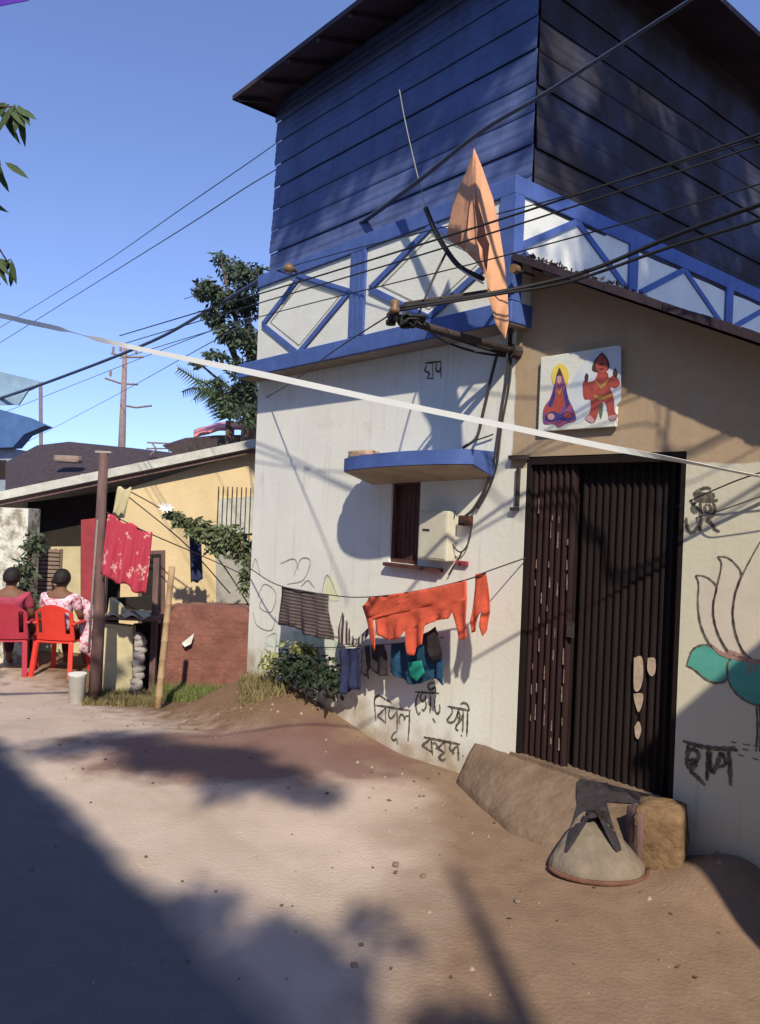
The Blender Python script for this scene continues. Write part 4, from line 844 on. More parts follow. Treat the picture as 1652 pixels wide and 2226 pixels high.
# ---------------------------------------------------------------- overhead cables
def dwire(pts, r, m_, label, group='overhead cables'):
    if isinstance(r, tuple):
        n = (len(pts) - 1) * 8 + 1; r = [r[0] + (r[1] - r[0]) * (i / n) ** .6 for i in range(n)]
    return wire('overhead_cable', [dp(*p) for p in pts], r, m_, label, 'cable', group=group, sides=5)
def dwire_old(pts, r, m_, label, group='overhead cables'): return wire('overhead_cable', [dp(*p) for p in pts], r, m_, label, 'cable', group=group, sides=5)
dwire([(-300, 960, 26), (0, 866, 22), (160, 810, 19), (330, 742, 15.5), (460, 670, 12), (600, 588, 9), (760, 500, 6.6), (900, 400, 5.3), (1040, 290, 4.4), (1190, 200, 3.7), (1500, 0, 2.9), (1900, -260, 2.4)], (.055, .004), M['cableblue'], 'thickest dark overhead cable climbing from the far left past the blue tin wall')
dwire([(0, 745, 30), (200, 620, 20), (400, 495, 12), (560, 392, 10), (760, 280, 9.5), (1000, 150, 9)], (.012, .006), M['cableblue'], 'lower of two thin wires slanting across the open sky')
dwire([(0, 712, 30), (200, 588, 20), (400, 450, 12), (560, 340, 10), (760, 200, 9.5), (900, 150, 9)], (.011, .005), M['cableblue'], 'upper of two thin wires slanting across the open sky')
for i, (a, b, c, r_) in enumerate((((560, 640), (1000, 505), (1652, 292), .006), ((560, 660), (1010, 525), (1652, 315), .005), ((700, 560), (1180, 440), (1652, 300), .004), ((560, 690), (1100, 555), (1652, 400), .004))):
    dwire([(a[0] - 300, a[1] + 90, 9), (a[0], a[1], 6.2), (b[0], b[1], 4.2), (c[0], c[1], 3.3), (c[0] + 400, c[1] - 130, 2.7), (c[0] + 2600, c[1] - 900, 2.0), (c[0] + 9000, c[1] - 3000, 1.5)], r_, M['black'], ['highest of four thin black wires crossing the parapet', 'second of four thin black wires crossing the parapet from the top', 'third of four thin black wires crossing the parapet, passing the corner post', 'lowest of four thin black wires crossing the parapet'][i])
for i, (a, b, r_) in enumerate((((1270, 592), (1652, 445), .011), ((1240, 612), (1652, 478), .008))):
    dwire([(870, 668 + 6 * i, 3.75), (1080, 636 + 4 * i, 3.9), (a[0], a[1], 3.8), ((a[0] + b[0]) / 2, (a[1] + b[1]) / 2 - 4, 3.5), (b[0], b[1], 3.1), (b[0] + 400, b[1] - 140, 2.6), (b[0] + 2600, b[1] - 900, 2.0), (b[0] + 9000, b[1] - 3200, 1.5)], r_, M['black'], ['upper thick black service cable running right from the bracket', 'lower thick black service cable running right from the bracket'][i])
dwire([(1470, 1102, 4.2), (1560, 1062, 3.9), (1652, 1028, 3.7), (1900, 960, 3.3)], .004, M['cable'], 'thin wire crossing the painted word right of the door')
dwire([(1480, 1135, 4.2), (1560, 1112, 3.9), (1652, 1080, 3.7), (1900, 1000, 3.3)], .003, M['cable'], 'lower thin wire crossing just above the lotus')
dwire([(530, 890, 8.5), (620, 840, 6.6), (730, 760, 5.2), (845, 686, 4.25)], .0045, M['cable'], 'thin wire running from the left house up to the bracket tip')
dwire([(60, 960, 28), (250, 860, 25), (430, 760, 14), (560, 690, 8)], .008, M['cableblue'], 'thin faint wire behind the distant pole')
dwire([(0, 900, 28), (265, 795, 25), (430, 730, 16), (545, 690, 9)], .010, M['cableblue'], 'faint wire leading from the distant pole towards the house')

# ================================================================ LEFT NEIGHBOUR: YELLOW HOUSE
YH = thing('yellow_house', 'low yellow house with sloping grey sheet roof left of the white house', 'house', (0, 0, 0))
Yd = 10.5
def P3(x, y, Y): return dp(x, y, Y)
def prismY(pts, Y, th, m_, name, par, bevel=0):
    mb = MB(); mb.prism([(dp(x, y, Y).x, dp(x, y, Y).z) for x, y in pts], Y, Y + th); return mb.build(name, m_, par, bevel=bevel)
prismY([(262, 1560), (262, 1066), (620, 958), (620, 1560)], Yd, .2, M['yellow'], 'wall', YH)
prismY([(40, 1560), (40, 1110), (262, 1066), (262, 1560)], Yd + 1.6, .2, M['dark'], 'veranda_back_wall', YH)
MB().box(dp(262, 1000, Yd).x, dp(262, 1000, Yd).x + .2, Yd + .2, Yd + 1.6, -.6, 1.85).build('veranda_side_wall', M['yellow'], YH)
prismY([(60, 1092), (215, 1072), (215, 1185), (60, 1190)], Yd + .35, .15, M['dark'], 'veranda_screen', YH)  # dark sheet standing in for the shade inside the veranda
# roof slab
a0 = dp(-120, 1112, Yd - .22); a1 = dp(575, 968, Yd - .22)
mb = MB(); th = .115; mb.add([(a0.x, a0.y, a0.z), (a1.x, a1.y, a1.z), (a1.x, a1.y + 4.5, a1.z + .1), (a0.x, a0.y + 4.5, a0.z + .1), (a0.x, a0.y, a0.z + th), (a1.x, a1.y, a1.z + th), (a1.x, a1.y + 4.5, a1.z + th + .1), (a0.x, a0.y + 4.5, a0.z + th + .1)],
   [(0, 1, 2, 3), (7, 6, 5, 4), (0, 4, 5, 1), (1, 5, 6, 2), (2, 6, 7, 3), (3, 7, 4, 0)]); mb.build('roof', M['asb'], YH)
mb = MB(); mb.bar(a0 + Vector((0, .08, -.04)), a1 + Vector((0, .08, -.04)), .05, .05); mb.build('roof_beam', M['oldwood'], YH)
mb = MB(); mb.prism([(dp(x, y, 11.2).x, dp(x, y, 11.2).z) for x, y in [(168, 1055), (176, 1030), (250, 1032), (262, 1040)]], 11.2, 12.0); mb.build('patched_sheet', M['steelc'], YH)
# lattice and low front of the veranda
lt = [(52, 1188), (128, 1188), (128, 1300), (58, 1288)]
mb = MB(); A_, B_ = dp(55, 1190, Yd + .2), dp(128, 1300, Yd + .2)
for i in range(12):
    z = B_.z + (A_.z - B_.z) * (i + .5) / 12; mb.box(A_.x, B_.x, Yd + .16, Yd + .2, z - .022, z + .018)
for i in range(7):
    x = A_.x + (B_.x - A_.x) * i / 6; mb.box(x - .012, x + .012, Yd + .201, Yd + .23, B_.z, A_.z)
M['jali'] = mat('brown_grey_lattice', (.30, .22, .17), .9, .3, 9, .2); mb.build('lattice_screen', M['jali'], YH)
prismY([(40, 1300), (40, 1190), (175, 1188), (175, 1480), (40, 1480)], Yd + .25, .1, M['cream'], 'veranda_front_wall', YH)
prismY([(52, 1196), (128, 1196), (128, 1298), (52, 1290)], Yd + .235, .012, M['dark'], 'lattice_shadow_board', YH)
prismY([(176, 1130), (212, 1126), (212, 1420), (176, 1420)], Yd + .15, .06, M['redpanel'], 'door_curtain', YH)
prismY([(300, 1198), (358, 1196), (358, 1440), (300, 1440)], Yd - .03, .028, M['oldwood'], 'doorway', YH)
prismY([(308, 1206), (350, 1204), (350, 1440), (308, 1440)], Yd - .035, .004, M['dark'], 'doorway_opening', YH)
wdw = prismY([(472, 1084), (560, 1078), (560, 1160), (474, 1160)], Yd - .03, .028, M['asb'], 'window', YH)
mb = MB()
for i in range(9): x = dp(474 + i * 10, 1090, Yd - .05).x; mb.box(x - .006, x + .006, Yd - .055, Yd - .04, dp(0, 1158, Yd - .05).z, dp(0, 1090, Yd).z + .32)
mb.build('window_bars', M['iron'], wdw)
prismY([(468, 1188), (560, 1186), (560, 1312), (470, 1312)], Yd - .04, .038, M['steelc'], 'sheet_door', YH)
# whitewashed wall at the far left
def WL():
    X = thing('whitewashed_shed', 'small blotchy whitewashed shed wall at the left edge', 'shed', (0, 0, 0))
    M['blotch'] = mat('blotchy_whitewash', (.72, .70, .62), .9, .5, 7, .3, col2=(.30, .27, .20), th=(.40, .55))
    mb = MB(); A_ = dp(-150, 1480, 9.9); B_ = dp(62, 1106, 9.9); mb.box(A_.x, B_.x, 9.9, 10.25, A_.z, B_.z); mb.build('wall', M['blotch'], X)
WL()
def plant(name, label, cat, base, parts, m_, seed, leafsize, stems=None, stem_m=None, group=None, asp=.38):
    X = thing(name, label, cat, base, 0, group); mb = MB()
    for i, (c, r_, n) in enumerate(parts): leaves(mb, Vector(c) - Vector(base), r_, n, leafsize, seed=seed + i, asp=asp)
    mb.build('foliage', m_, X, rec=False)
    if stems:
        mb = MB()
        for s_ in stems: mb.tube([Vector(p) - Vector(base) for p in s_[0]], s_[1], 7)
        mb.build('trunk', stem_m or M['bark'], X, smooth=True)
    return X
g = lambda x, y, z: gnd(x, y, z)
b = Vector((dp(70, 1300, 9.7).x, 9.7, -.4))
plant('shrub', 'dark leafy shrub beside the lattice screen at the left', 'shrub', b, [(dp(75, 1180, 9.7), (.16, .12, .25), 160), (dp(55, 1240, 9.7), (.16, .12, .25), 180), (dp(30, 1290, 9.7), (.22, .12, .2), 160), (dp(70, 1310, 9.7), (.15, .12, .2), 120)], M['leaf2'], 40, .09, [([b, dp(55, 1240, 9.7), dp(75, 1180, 9.7)], .02)])
# main post and bamboo
X = thing('wooden_post', 'weathered maroon-grey wooden post in front of the yellow house', 'post', (0, 0, 0))
pb = gnd(205, 1532, -.30); pt = dp(226, 985, pb.y)
MB().tube([pb, pb.lerp(pt, .33) + Vector((.015, 0, 0)), pb.lerp(pt, .66) - Vector((.01, 0, 0)), pt], [.066, .058, .052, .045], 9).build('shaft', M['oldwood'], X, smooth=True)
MB().box(pt.x - .08, pt.x + .08, pt.y - .03, pt.y + .03, pt.z, pt.z + .02).build('post_cap', M['steelc'], X)
MB().tube([dp(212, 1130, pb.y - .06), dp(200, 1300, pb.y - .06), dp(193, 1420, pb.y - .07)], .012, 6).build('conduit', M['poleg'], X, smooth=True)
X = thing('bamboo_pole', 'slender bare bamboo pole standing before the red masonry heap', 'pole', (0, 0, 0))
b0_ = gnd(342, 1552, -.28); b1_ = dp(374, 1232, b0_.y); P = []; R3 = []
for k in range(9):
    for dt, rr_ in ((-.008, 1), (0, 1.14), (.008, 1)):
        if 0 < k < 8 or dt == 0: P.append(b0_.lerp(b1_, k / 8 + dt)); R3.append((.036 - .008 * k / 8) * rr_)
MB().tube(P, R3, 9).build('shaft', M['bamboo'], X, smooth=True)
# stall with cream front
X = thing('roadside_stall', 'small cream-fronted stall with plank counter between the two posts', 'stall', (0, 0, 0))
Ys = 8.5
prismY([(202, 1520), (202, 1352), (288, 1362), (288, 1520)], Ys, .12, M['cream'], 'front_panel', X)
mb = MB(); a = dp(196, 1345, Ys - .1); b = dp(340, 1348, Ys - .1); mb.box(a.x, b.x, Ys - .12, Ys + .6, a.z, a.z + .03); mb.build('counter', M['oldwood'], X)
mb = MB(); a = dp(318, 1530, Ys); 
for x in (208, 324): c = dp(x, 1400, Ys); mb.box(c.x - .03, c.x + .03, Ys + .15, Ys + .22, -.5, dp(x, 1215, Ys).z)
mb.build('leg', M['oldwood'], X)
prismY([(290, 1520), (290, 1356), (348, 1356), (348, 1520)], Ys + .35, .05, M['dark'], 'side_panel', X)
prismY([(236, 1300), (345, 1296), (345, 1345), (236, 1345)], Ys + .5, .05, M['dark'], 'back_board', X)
mb = MB(); pts = []; R3 = []
for i in range(29):
    t = i / 28; p = dp(296 + 10 * t, 1512 - 132 * t, Ys - .04); pts.append(p + Vector((.018 * math.sin(t * 44), 0, 0))); R3.append(.058 + .012 * math.sin(t * 60))
M['sack'] = mat('grey_woven_sack', (.42, .37, .35), .9, .3, 30, .4); o = mb.tube(pts, R3, 10).build('rolled_sack', M['sack'], None, smooth=True); tag(o, 'tall lumpy grey rolled sack standing beside the cream stall front', 'sack')
def cloth_on_counter(s_, t_):
    x = 235 + 92 * s_; y = 1350 - 12 * math.sin(s_ * 7); p = dp(x, y, Ys - .14 + .5 * t_); return (p.x, p.y, dp(300, 1349, Ys - .1).z + .04 + .02 * math.sin(s_ * 14 + t_ * 3))
tag(sheet(cloth_on_counter, 16, 6, 'folded_cloth', M['cream']), 'crumpled cream cloth lying on the stall counter', 'cloth')
X = thing('paper_cone', 'pale triangular packet standing on the stall counter', 'packet', (0, 0, 0)); prismY([(232, 1344), (238, 1300), (256, 1312), (282, 1342)], Ys + .1, .1, M['cream'], 'packet_body', X)
# red printed cloth and blue cloth
def hang(cs, Y, name, m_, label, cat, fold=.03, fr=20, nu=26, nv=26):
    A_, B_, C_, D_ = [dp(x, y, Y) for x, y in cs]
    def f(s_, t_):
        p = A_.lerp(B_, s_).lerp(D_.lerp(C_, s_), t_); p.y += fold * (.3 + t_) * math.sin(s_ * fr + t_ * 2) + .01 * math.sin(s_ * 50)
        p.z += .018 * math.sin(s_ * fr * .7) * (1 if t_ < .05 or t_ > .95 else .3); return p
    return tag(sheet(f, nu, nv, name, m_), label, cat)
hang([(234, 1118), (331, 1160), (316, 1294), (216, 1248)], 7.7, 'red_printed_cloth', M['redcloth'], 'crimson cloth with pale print hanging behind the wooden post', 'cloth')
hang([(411, 1148), (437, 1160), (440, 1262), (414, 1268)], 9.6, 'blue_black_cloth', M['navy'], 'narrow blue-black cloth hanging on the yellow wall', 'cloth', .02, 12, 10, 12)
hang([(255, 1060), (286, 1062), (268, 1130), (243, 1118)], 8.6, 'pale_rag', M['cream'], 'pale pinkish rag hanging above the red printed cloth', 'cloth', .02, 12, 10, 12)
wire('clothes_wire', [dp(228, 1112, 7.8), dp(280, 1138, 7.75), dp(335, 1164, 7.8), dp(470, 1222, 9), dp(555, 1262, 8.2)], .006, M['cable'], 'wire carrying the red printed cloth', 'wire')
wire('clothes_wire', [dp(262, 1066, 9.5), dp(400, 1180, 9.6), dp(500, 1290, 9.8)], .008, M['cable'], 'steep wire sloping down across the yellow wall', 'wire')
wire('clothes_wire', [dp(268, 1060, 9.5), dp(370, 1120, 9.5), dp(470, 1210, 9.5), dp(560, 1345, 9.2)], .008, M['cable'], 'wire that carries the leafy vine across the yellow wall', 'wire')
# vine
vp = [(362, 1108, 9.3), (400, 1135, 9.3), (440, 1150, 9.2), (480, 1158, 9.2), (520, 1175, 9.2), (545, 1230, 9.1)]
bs = dp(560, 1480, 9.1); bs.z = -.35
plant('climbing_vine', 'green climbing vine sprawling over the yellow house wall', 'vine', bs, [(dp(380, 1118, 9.3), (.16, .1, .06), 110), (dp(405, 1135, 9.3), (.2, .1, .09), 200), (dp(445, 1155, 9.2), (.25, .12, .16), 380), (dp(490, 1165, 9.2), (.25, .12, .2), 420), (dp(525, 1190, 9.2), (.18, .12, .22), 320), (dp(535, 1250, 9.1), (.1, .1, .3), 200), (dp(470, 1190, 9.2), (.15, .1, .12), 140)], M['vine'], 60, .075,
      [([dp(*p) for p in vp] + [bs], .015)], asp=.5)
mb = MB(); c = dp(362, 1103, 9.2)
for k in range(9):
    t = k * .7; d = Vector((math.cos(t), -.2, math.sin(t) * .7)) * .10; s_ = Vector((-d.z, 0, d.x)) * .22; mb.add([c, c + d * .5 + s_, c + d, c + d * .5 - s_], [(0, 1, 2, 3)])
o = mb.build('white_bow', M['ribbon'], None, rec=False); s = o.modifiers.new('s', 'SOLIDIFY'); s.thickness = .004; tag(o, 'small white bow of ribbon at the tip of the vine', 'bow')
# red masonry wall
X = thing('red_masonry_wall', 'low rough red laterite block wall beside the white house', 'wall', (0, 0, 0))
mb = MB(); rr = random.Random(4); Yb = 8.85; xa = dp(352, 1300, Yb).x; xb = dp(620, 1300, Yb).x
topz = lambda x: .60 + 0.006 * math.sin(x * 9) + .008 * math.sin(x * 23) - .05 * (1 - sm(0, .12, x - xa))
us = [xa + (xb - xa) * i / 30 for i in range(31)]
mb.panel(us, [-.7, -.2, .2, 2.0], [], Yb, Yb + .35, top=topz, warp=lambda x, y, z: (x, y + .02 * noise.noise(Vector((x * 6, 3 if y > Yb + .1 else 0, z * 6))), z)); mb.build('masonry', M['brick'], X)
q = dp(395, 1398, 8.80); MB().add([q, q + Vector((.14, -.02, .12)), q + Vector((.11, -.02, .0)), q + Vector((.04, -.02, -.04))], [(0, 1, 2, 3)]).build('pale_scrap', M['whitec'], X, rec=False)
# grass
def grass(name, label, x0, x1, yf, n, hgt, seed, m_, Yr):
    mb = MB(); r_ = random.Random(seed)
    for _ in range(n):
        x = r_.uniform(x0, x1); y = r_.uniform(*Yr); q = gnd(x, 1500, -.3); X_ = dp(x, 1113, y).x; z = height(X_, y)
        h = hgt * r_.uniform(.4, 1.3); a = r_.uniform(0, 6.28); d = Vector((math.cos(a), math.sin(a), 0)); l = Vector((r_.uniform(-.5, .5), r_.uniform(-.5, .5), 1)) * h
        p = Vector((X_, y, z - .01)); mb.add([p - d * .008, p + d * .008, p + l], [(0, 1, 2)])
    tag(mb.build(name, m_, None, rec=False), label, 'grass', kind='stuff')
grass('grass', 'green grass strip along the foot of the red masonry wall', 352, 545, 0, 5200, .11, 3, M['grass'], (8.05, 8.8))
M['drygrass'] = mat('dry_olive_grass', (.24, .20, .09), .9, .4, 5, 0)
grass('dry_grass', 'dull dry grass in front of the cream stall', 195, 360, 0, 3600, .08, 4, M['drygrass'], (7.6, 8.5))
grass('weeds', 'thin dry weeds on the earth heap by the white wall', 535, 640, 0, 900, .10, 5, M['drygrass'], (6.6, 7.6))
# bucket
q = gnd(166, 1530, -.28); X = thing('tin_can', 'dull white tin can standing at the foot of the wooden post', 'can', q)
MB().tube([(0, 0, 0), (0, 0, .02), (0, 0, .27), (0, 0, .29)], [.07, .072, .085, .088], 16).build('can_body', M['steelc'], X, smooth=True)
MB().tube([(0, 0, .291), (0, 0, .305)], [.09, .09], 16).build('can_lid', M['whitec'], X)

# ---------------------------------------------------------------- chairs and people
def chair(root, m_):
    warp = lambda x, y, z: (x, y - 1.1 * x * x * 0 + (z - .44) * -.22 + .9 * x * x, z)
    mb = MB(); xs = [-.23, -.19, -.14, -.10, -.05, 0, .05, .10, .14, .19, .23]
    mb.panel(xs, [.44, .52, .60, .70, .78, .90], [(-.19, -.14, .52, .78), (.14, .19, .52, .78)], -.235, -.22, top=lambda x: .87 - 2.0 * x * x, warp=warp)
    bk = mb.build('backrest', m_, root, smooth=False)
    mb = MB(); mb.panel([-.22, -.1, 0, .1, .22], [0, .44], [], 0, 1); mb = MB()
    vs = []; fs = []
    for j in range(7):
        for i in range(9): x = -.22 + .44 * i / 8; y = -.23 + .46 * j / 6; vs.append((x, y, .43 - .015 * math.cos(x * 7) * math.cos((y) * 6)))
    for j in range(6):
        for i in range(8): a = j * 9 + i; fs.append((a, a + 1, a + 10, a + 9))
    s_ = mb.add(vs, fs).build('seat', m_, root, rec=False); so = s_.modifiers.new('s', 'SOLIDIFY'); so.thickness = .02
    for sx in (-1, 1):
        MB().bar((sx * .21, -.23, .42), (sx * .235, -.29, 0), .055, .045).build('leg', m_, root, bevel=.008)
        MB().bar((sx * .21, .21, .42), (sx * .235, .25, 0), .055, .045).build('leg', m_, root, bevel=.008)
        mb = MB(); mb.bar((sx * .235, -.25, .64), (sx * .25, .18, .65), .05, .025); mb.bar((sx * .245, .17, .64), (sx * .235, .21, .42), .045, .03); mb.build('armrest', m_, root, bevel=.008)
def skinned(name, verts, edges, rad, m_, root, sub=2):
    me = bpy.data.meshes.new(name); me.from_pydata(verts, edges, []); me.materials.append(m_)
    o = bpy.data.objects.new(name, me); C.objects.link(o); o.parent = root
    sk = o.modifiers.new('skin', 'SKIN'); sk.use_smooth_shade = True
    for i, v in enumerate(me.skin_vertices[0].data):
        r_ = rad[i]; v.radius = r_ if isinstance(r_, tuple) else (r_, r_); v.use_root = (i == 0)
    sb = o.modifiers.new('sub', 'SUBSURF'); sb.levels = sub; sb.render_levels = sub
    return o
def person(root, top_m, leg_m, turn=0.0):
    V = []; E = []; R_ = []
    def add(p, r_, par=None):
        V.append(p); R_.append(r_)
        if par is not None: E.append((par, len(V) - 1))
        return len(V) - 1
    pel = add((0, -.10, .52), (.155, .11)); wai = add((0, -.12, .68), (.135, .10), pel); che = add((0, -.13, .86), (.16, .105), wai); up_ = add((0, -.12, .96), (.11, .085), che)
    nk = add((0, -.10, 1.04), (.052, .052), up_); hb = add((0, -.075, 1.10), (.072, .078), nk); hc = add((0, -.07, 1.18), (.082, .098), hb); add((0, -.075, 1.245), (.060, .072), hc)
    add((0, .045, 1.155), (.016, .02), hc)
    for sx in (-1, 1):
        add((sx * .088, -.075, 1.165), (.012, .02), hc)
        sh = add((sx * .17, -.12, .94), .055, up_); el = add((sx * .235, -.06, .72), .042, sh); wr = add((sx * .15, .15, .60), .028, el); pm = add((sx * .12, .22, .585), (.034, .018), wr)
        for k in range(4):
            f1 = add((sx * (.085 + .02 * k), .265 - .006 * abs(k - 1.5), .578), .010, pm); add((sx * (.085 + .02 * k), .295 - .006 * abs(k - 1.5), .560), .008, f1)
        t1 = add((sx * .075, .22, .595), .011, pm); add((sx * .062, .245, .588), .009, t1)
        th = add((sx * .10, .08, .52), .085, pel); kn = add((sx * .12, .34, .50), .062, th); an = add((sx * .12, .36, .09), .038, kn); add((sx * .13, .50, .035), (.042, .026), an)
    skinned('body', V, E, R_, M['skin'], root)
    # clothing
    V, E, R_ = [], [], []
    pel = add((0, -.10, .50), (.18, .14)); wai = add((0, -.12, .68), (.158, .125), pel); che = add((0, -.13, .86), (.182, .128), wai); up_ = add((0, -.12, .965), (.125, .10), che)
    for sx in (-1, 1): sh = add((sx * .175, -.12, .94), .072, up_); add((sx * .225, -.07, .78), .058, sh)
    skinned('shirt', V, E, R_, top_m, root)
    V, E, R_ = [], [], []
    pel = add((0, -.06, .50), (.17, .12))
    for sx in (-1, 1): th = add((sx * .10, .08, .52), .10, pel); kn = add((sx * .12, .345, .50), .078, th); add((sx * .12, .36, .16), .056, kn)
    skinned('trousers', V, E, R_, leg_m, root)
    mb = MB(); vs = []; fs = []; n = 18
    for j in range(10):
        ph = math.pi * .5 - j * .215
        for k in range(n):
            t = 2 * math.pi * k / n; r_ = math.cos(ph); back = max(0, -math.sin(t))
            z = 1.168 + .112 * math.sin(ph) - .03 * back * (j / 9) ; lim = 1.15 if back < .1 else 1.05
            vs.append((.100 * r_ * math.cos(t), -.082 + .112 * r_ * math.sin(t) - .006, max(z, lim if False else z)))
    for j in range(9):
        for k in range(n):
            if math.sin(2 * math.pi * (k + .5) / n) > .2 and j > 4: continue
            fs.append((j * n + k, j * n + (k + 1) % n, (j + 1) * n + (k + 1) % n, (j + 1) * n + k))
    h_ = mb.add(vs, fs).build('hair', M['hair'], root, smooth=True, rec=False); so = h_.modifiers.new('s', 'SOLIDIFY'); so.thickness = .016; so.offset = 1
def seat_at(px, py, zg, rz):
    q = gnd(px, py, zg); return (q.x, q.y, zg)
l1_ = seat_at(134, 1464, -.36, 0); l2_ = seat_at(22, 1462, -.36, 0)
X = thing('plastic_chair', 'bright red plastic chair seen from behind beside the wooden post', 'chair', l1_, math.radians(-4), 'plastic chairs in the lane'); chair(X, M['chair'])
X = thing('person', 'dark-haired person in pink and white print seated on the bright red chair', 'person', l1_, math.radians(-4)); person(X, M['saree'], M['pants'])
X = thing('plastic_chair', 'crimson plastic chair seen from behind, cut off by the left edge', 'chair', l2_, math.radians(10), 'plastic chairs in the lane'); chair(X, M['chair2'])
X = thing('person', 'person in crimson shirt seated on the crimson chair at the left edge', 'person', l2_, math.radians(10)); person(X, M['shirt'], M['pants'])
# printed shawl hanging on the right side of the red chair
q = Vector(l1_)
def shawl(s_, t_): return (q.x + .21 + .13 * s_ + .02 * math.sin(t_ * 9), q.y - .05 + .12 * s_ + .02 * math.sin(t_ * 12 + s_ * 4), q.z + .95 - .66 * t_ - .12 * s_)
tag(sheet(shawl, 8, 14, 'printed_shawl', M['saree']), 'pink and white printed shawl hanging at the right of the red chair', 'shawl')

# ---------------------------------------------------------------- background
X = thing('dark_roofed_house', 'soot-dark low hipped roof behind the yellow house', 'house', (0, 0, 0))
Yk = 14.5
mb = MB(); pf = [(12, 1005), (80, 968), (150, 960), (300, 975), (430, 990), (470, 1010)]; pl = [(x, 1180) for x, y in pf]
vs = [dp(x, y, Yk + 2.5) for x, y in pf] + [Vector((dp(x, 1060, Yk - .6).x, Yk - .6, dp(x, 1075, Yk - .6).z)) for x, y in pf]
n = len(pf); mb.add(vs, [(i, i + 1, i + 1 + n, i + n) for i in range(n - 1)])
vb = [Vector((v.x, Yk + 6, v.z - 1.2)) for v in vs[:n]]; mb.add(vs[:n] + vb, [(i, i + 1, i + 1 + n, i + n) for i in range(n - 1)]); mb.build('roof', M['tile'], X)
A_ = dp(15, 1100, Yk); B_ = dp(470, 1060, Yk); MB().box(A_.x, B_.x, Yk, Yk + 5, -.5, 1.9).build('wall', M['tile'], X)
rock('roof_bundle', 'pale brown bundle lying on the dark roof', 'bundle', tuple(dp(148, 1006, 15.0)), (.5, .25, .14), M['jali'], 51)
X = thing('tiled_hut', 'dark tiled hut with rubble on its roof next to the tree', 'house', (0, 0, 0))
prismY([(380, 1100), (376, 985), (352, 968), (402, 952), (470, 946), (600, 944), (600, 1100)], 12.6, 1.6, M['tile'], 'roof', X)
A_ = dp(385, 1100, 12.7); B_ = dp(600, 1060, 12.7); MB().box(A_.x, B_.x, 12.7, 15.0, -.5, dp(385, 1098, 12.7).z).build('wall', M['tile'], X)
def tarp(s_, t_): p = dp(422 + 106 * s_, 950 - 18 * math.sin(min(1, s_ * 1.3) * 1.6), 12.8 + 1.2 * t_); p.z += .10 * t_ + .008 * math.sin(s_ * 16); return p
tag(sheet(tarp, 18, 5, 'pink_tarpaulin', M['pinktarp'], thick=.05), 'pink tarpaulin spread on the tiled hut roof', 'tarpaulin')
X = thing('blue_roofed_house', 'distant grey house with a pointed blue sheet roof at the left edge', 'house', (0, 0, 0))
prismY([(-160, 872), (0, 890), (50, 904), (98, 925), (52, 944), (28, 972), (-160, 978)], 20, .5, M['bluetin'], 'roof', X)
M['farwall'] = mat('far_grey_wall', (.30, .34, .40), .9, .3, 5, .1); prismY([(-160, 975), (28, 975), (28, 1200), (-160, 1200)], 20.3, 2.5, M['farwall'], 'wall', X)
MB().box(dp(-10, 1000, 20.28).x, dp(14, 1000, 20.28).x, 20.26, 20.3, dp(0, 1040, 20.28).z, dp(0, 1000, 20.28).z).build('window', M['dark'], X)
X = thing('shade_net', 'pale teal awning sheet hanging above the blue roof at the left edge', 'awning', (0, 0, 0))
prismY([(-160, 795), (0, 808), (92, 830), (86, 838), (60, 850), (40, 880), (-160, 880)], 22, .08, mat('pale_teal_sheet', (.26, .38, .46), .8, .3, 2, .1), 'sheet', X)
MB().tube([dp(88, 832, 22), dp(90, 1100, 22)], .05, 6).build('prop', M['poleg'], X)
# utility pole
X = thing('utility_pole', 'distant thin utility pole with crossarms above the dark roofs', 'pole', (0, 0, 0))
pz = dp(264, 980, 25); pz.z = -.4; pt = dp(272, 756, 25); MB().tube([Vector((pz.x, 25, -.4)), dp(265, 960, 25), dp(272, 756, 25)], [.14, .12, .07], 8).build('shaft', M['poleg'], X, smooth=True)
for (xa_, ya_, xb_, yb_) in ((242, 768, 312, 776), (228, 822, 300, 836), (262, 880, 330, 882)):
    MB().tube([dp(xa_, ya_, 25), dp((xa_ + xb_) / 2, (ya_ + yb_) / 2 + 5, 25), dp(xb_, yb_, 25)], .035, 5).build('crossarm', M['poleg'], X)
for (x, y) in ((246, 766), (262, 764), (296, 770), (240, 818)): c = dp(x, y, 25); MB().tube([c, c + Vector((0, 0, .18))], .04, 6).build('insulator', M['poleg'], X)
X = thing('roof_antenna', 'thin three-legged television antenna on the dark roof', 'antenna', (0, 0, 0))
for s_ in (((320, 962), (368, 964)), ((330, 962), (340, 976)), ((366, 964), (368, 985)), ((340, 976), (326, 990)), ((318, 975), (372, 975))):
    MB().tube([dp(s_[0][0], s_[0][1], 16), dp(s_[1][0], s_[1][1], 16)], .018, 5).build('rod', M['poleg'], X)
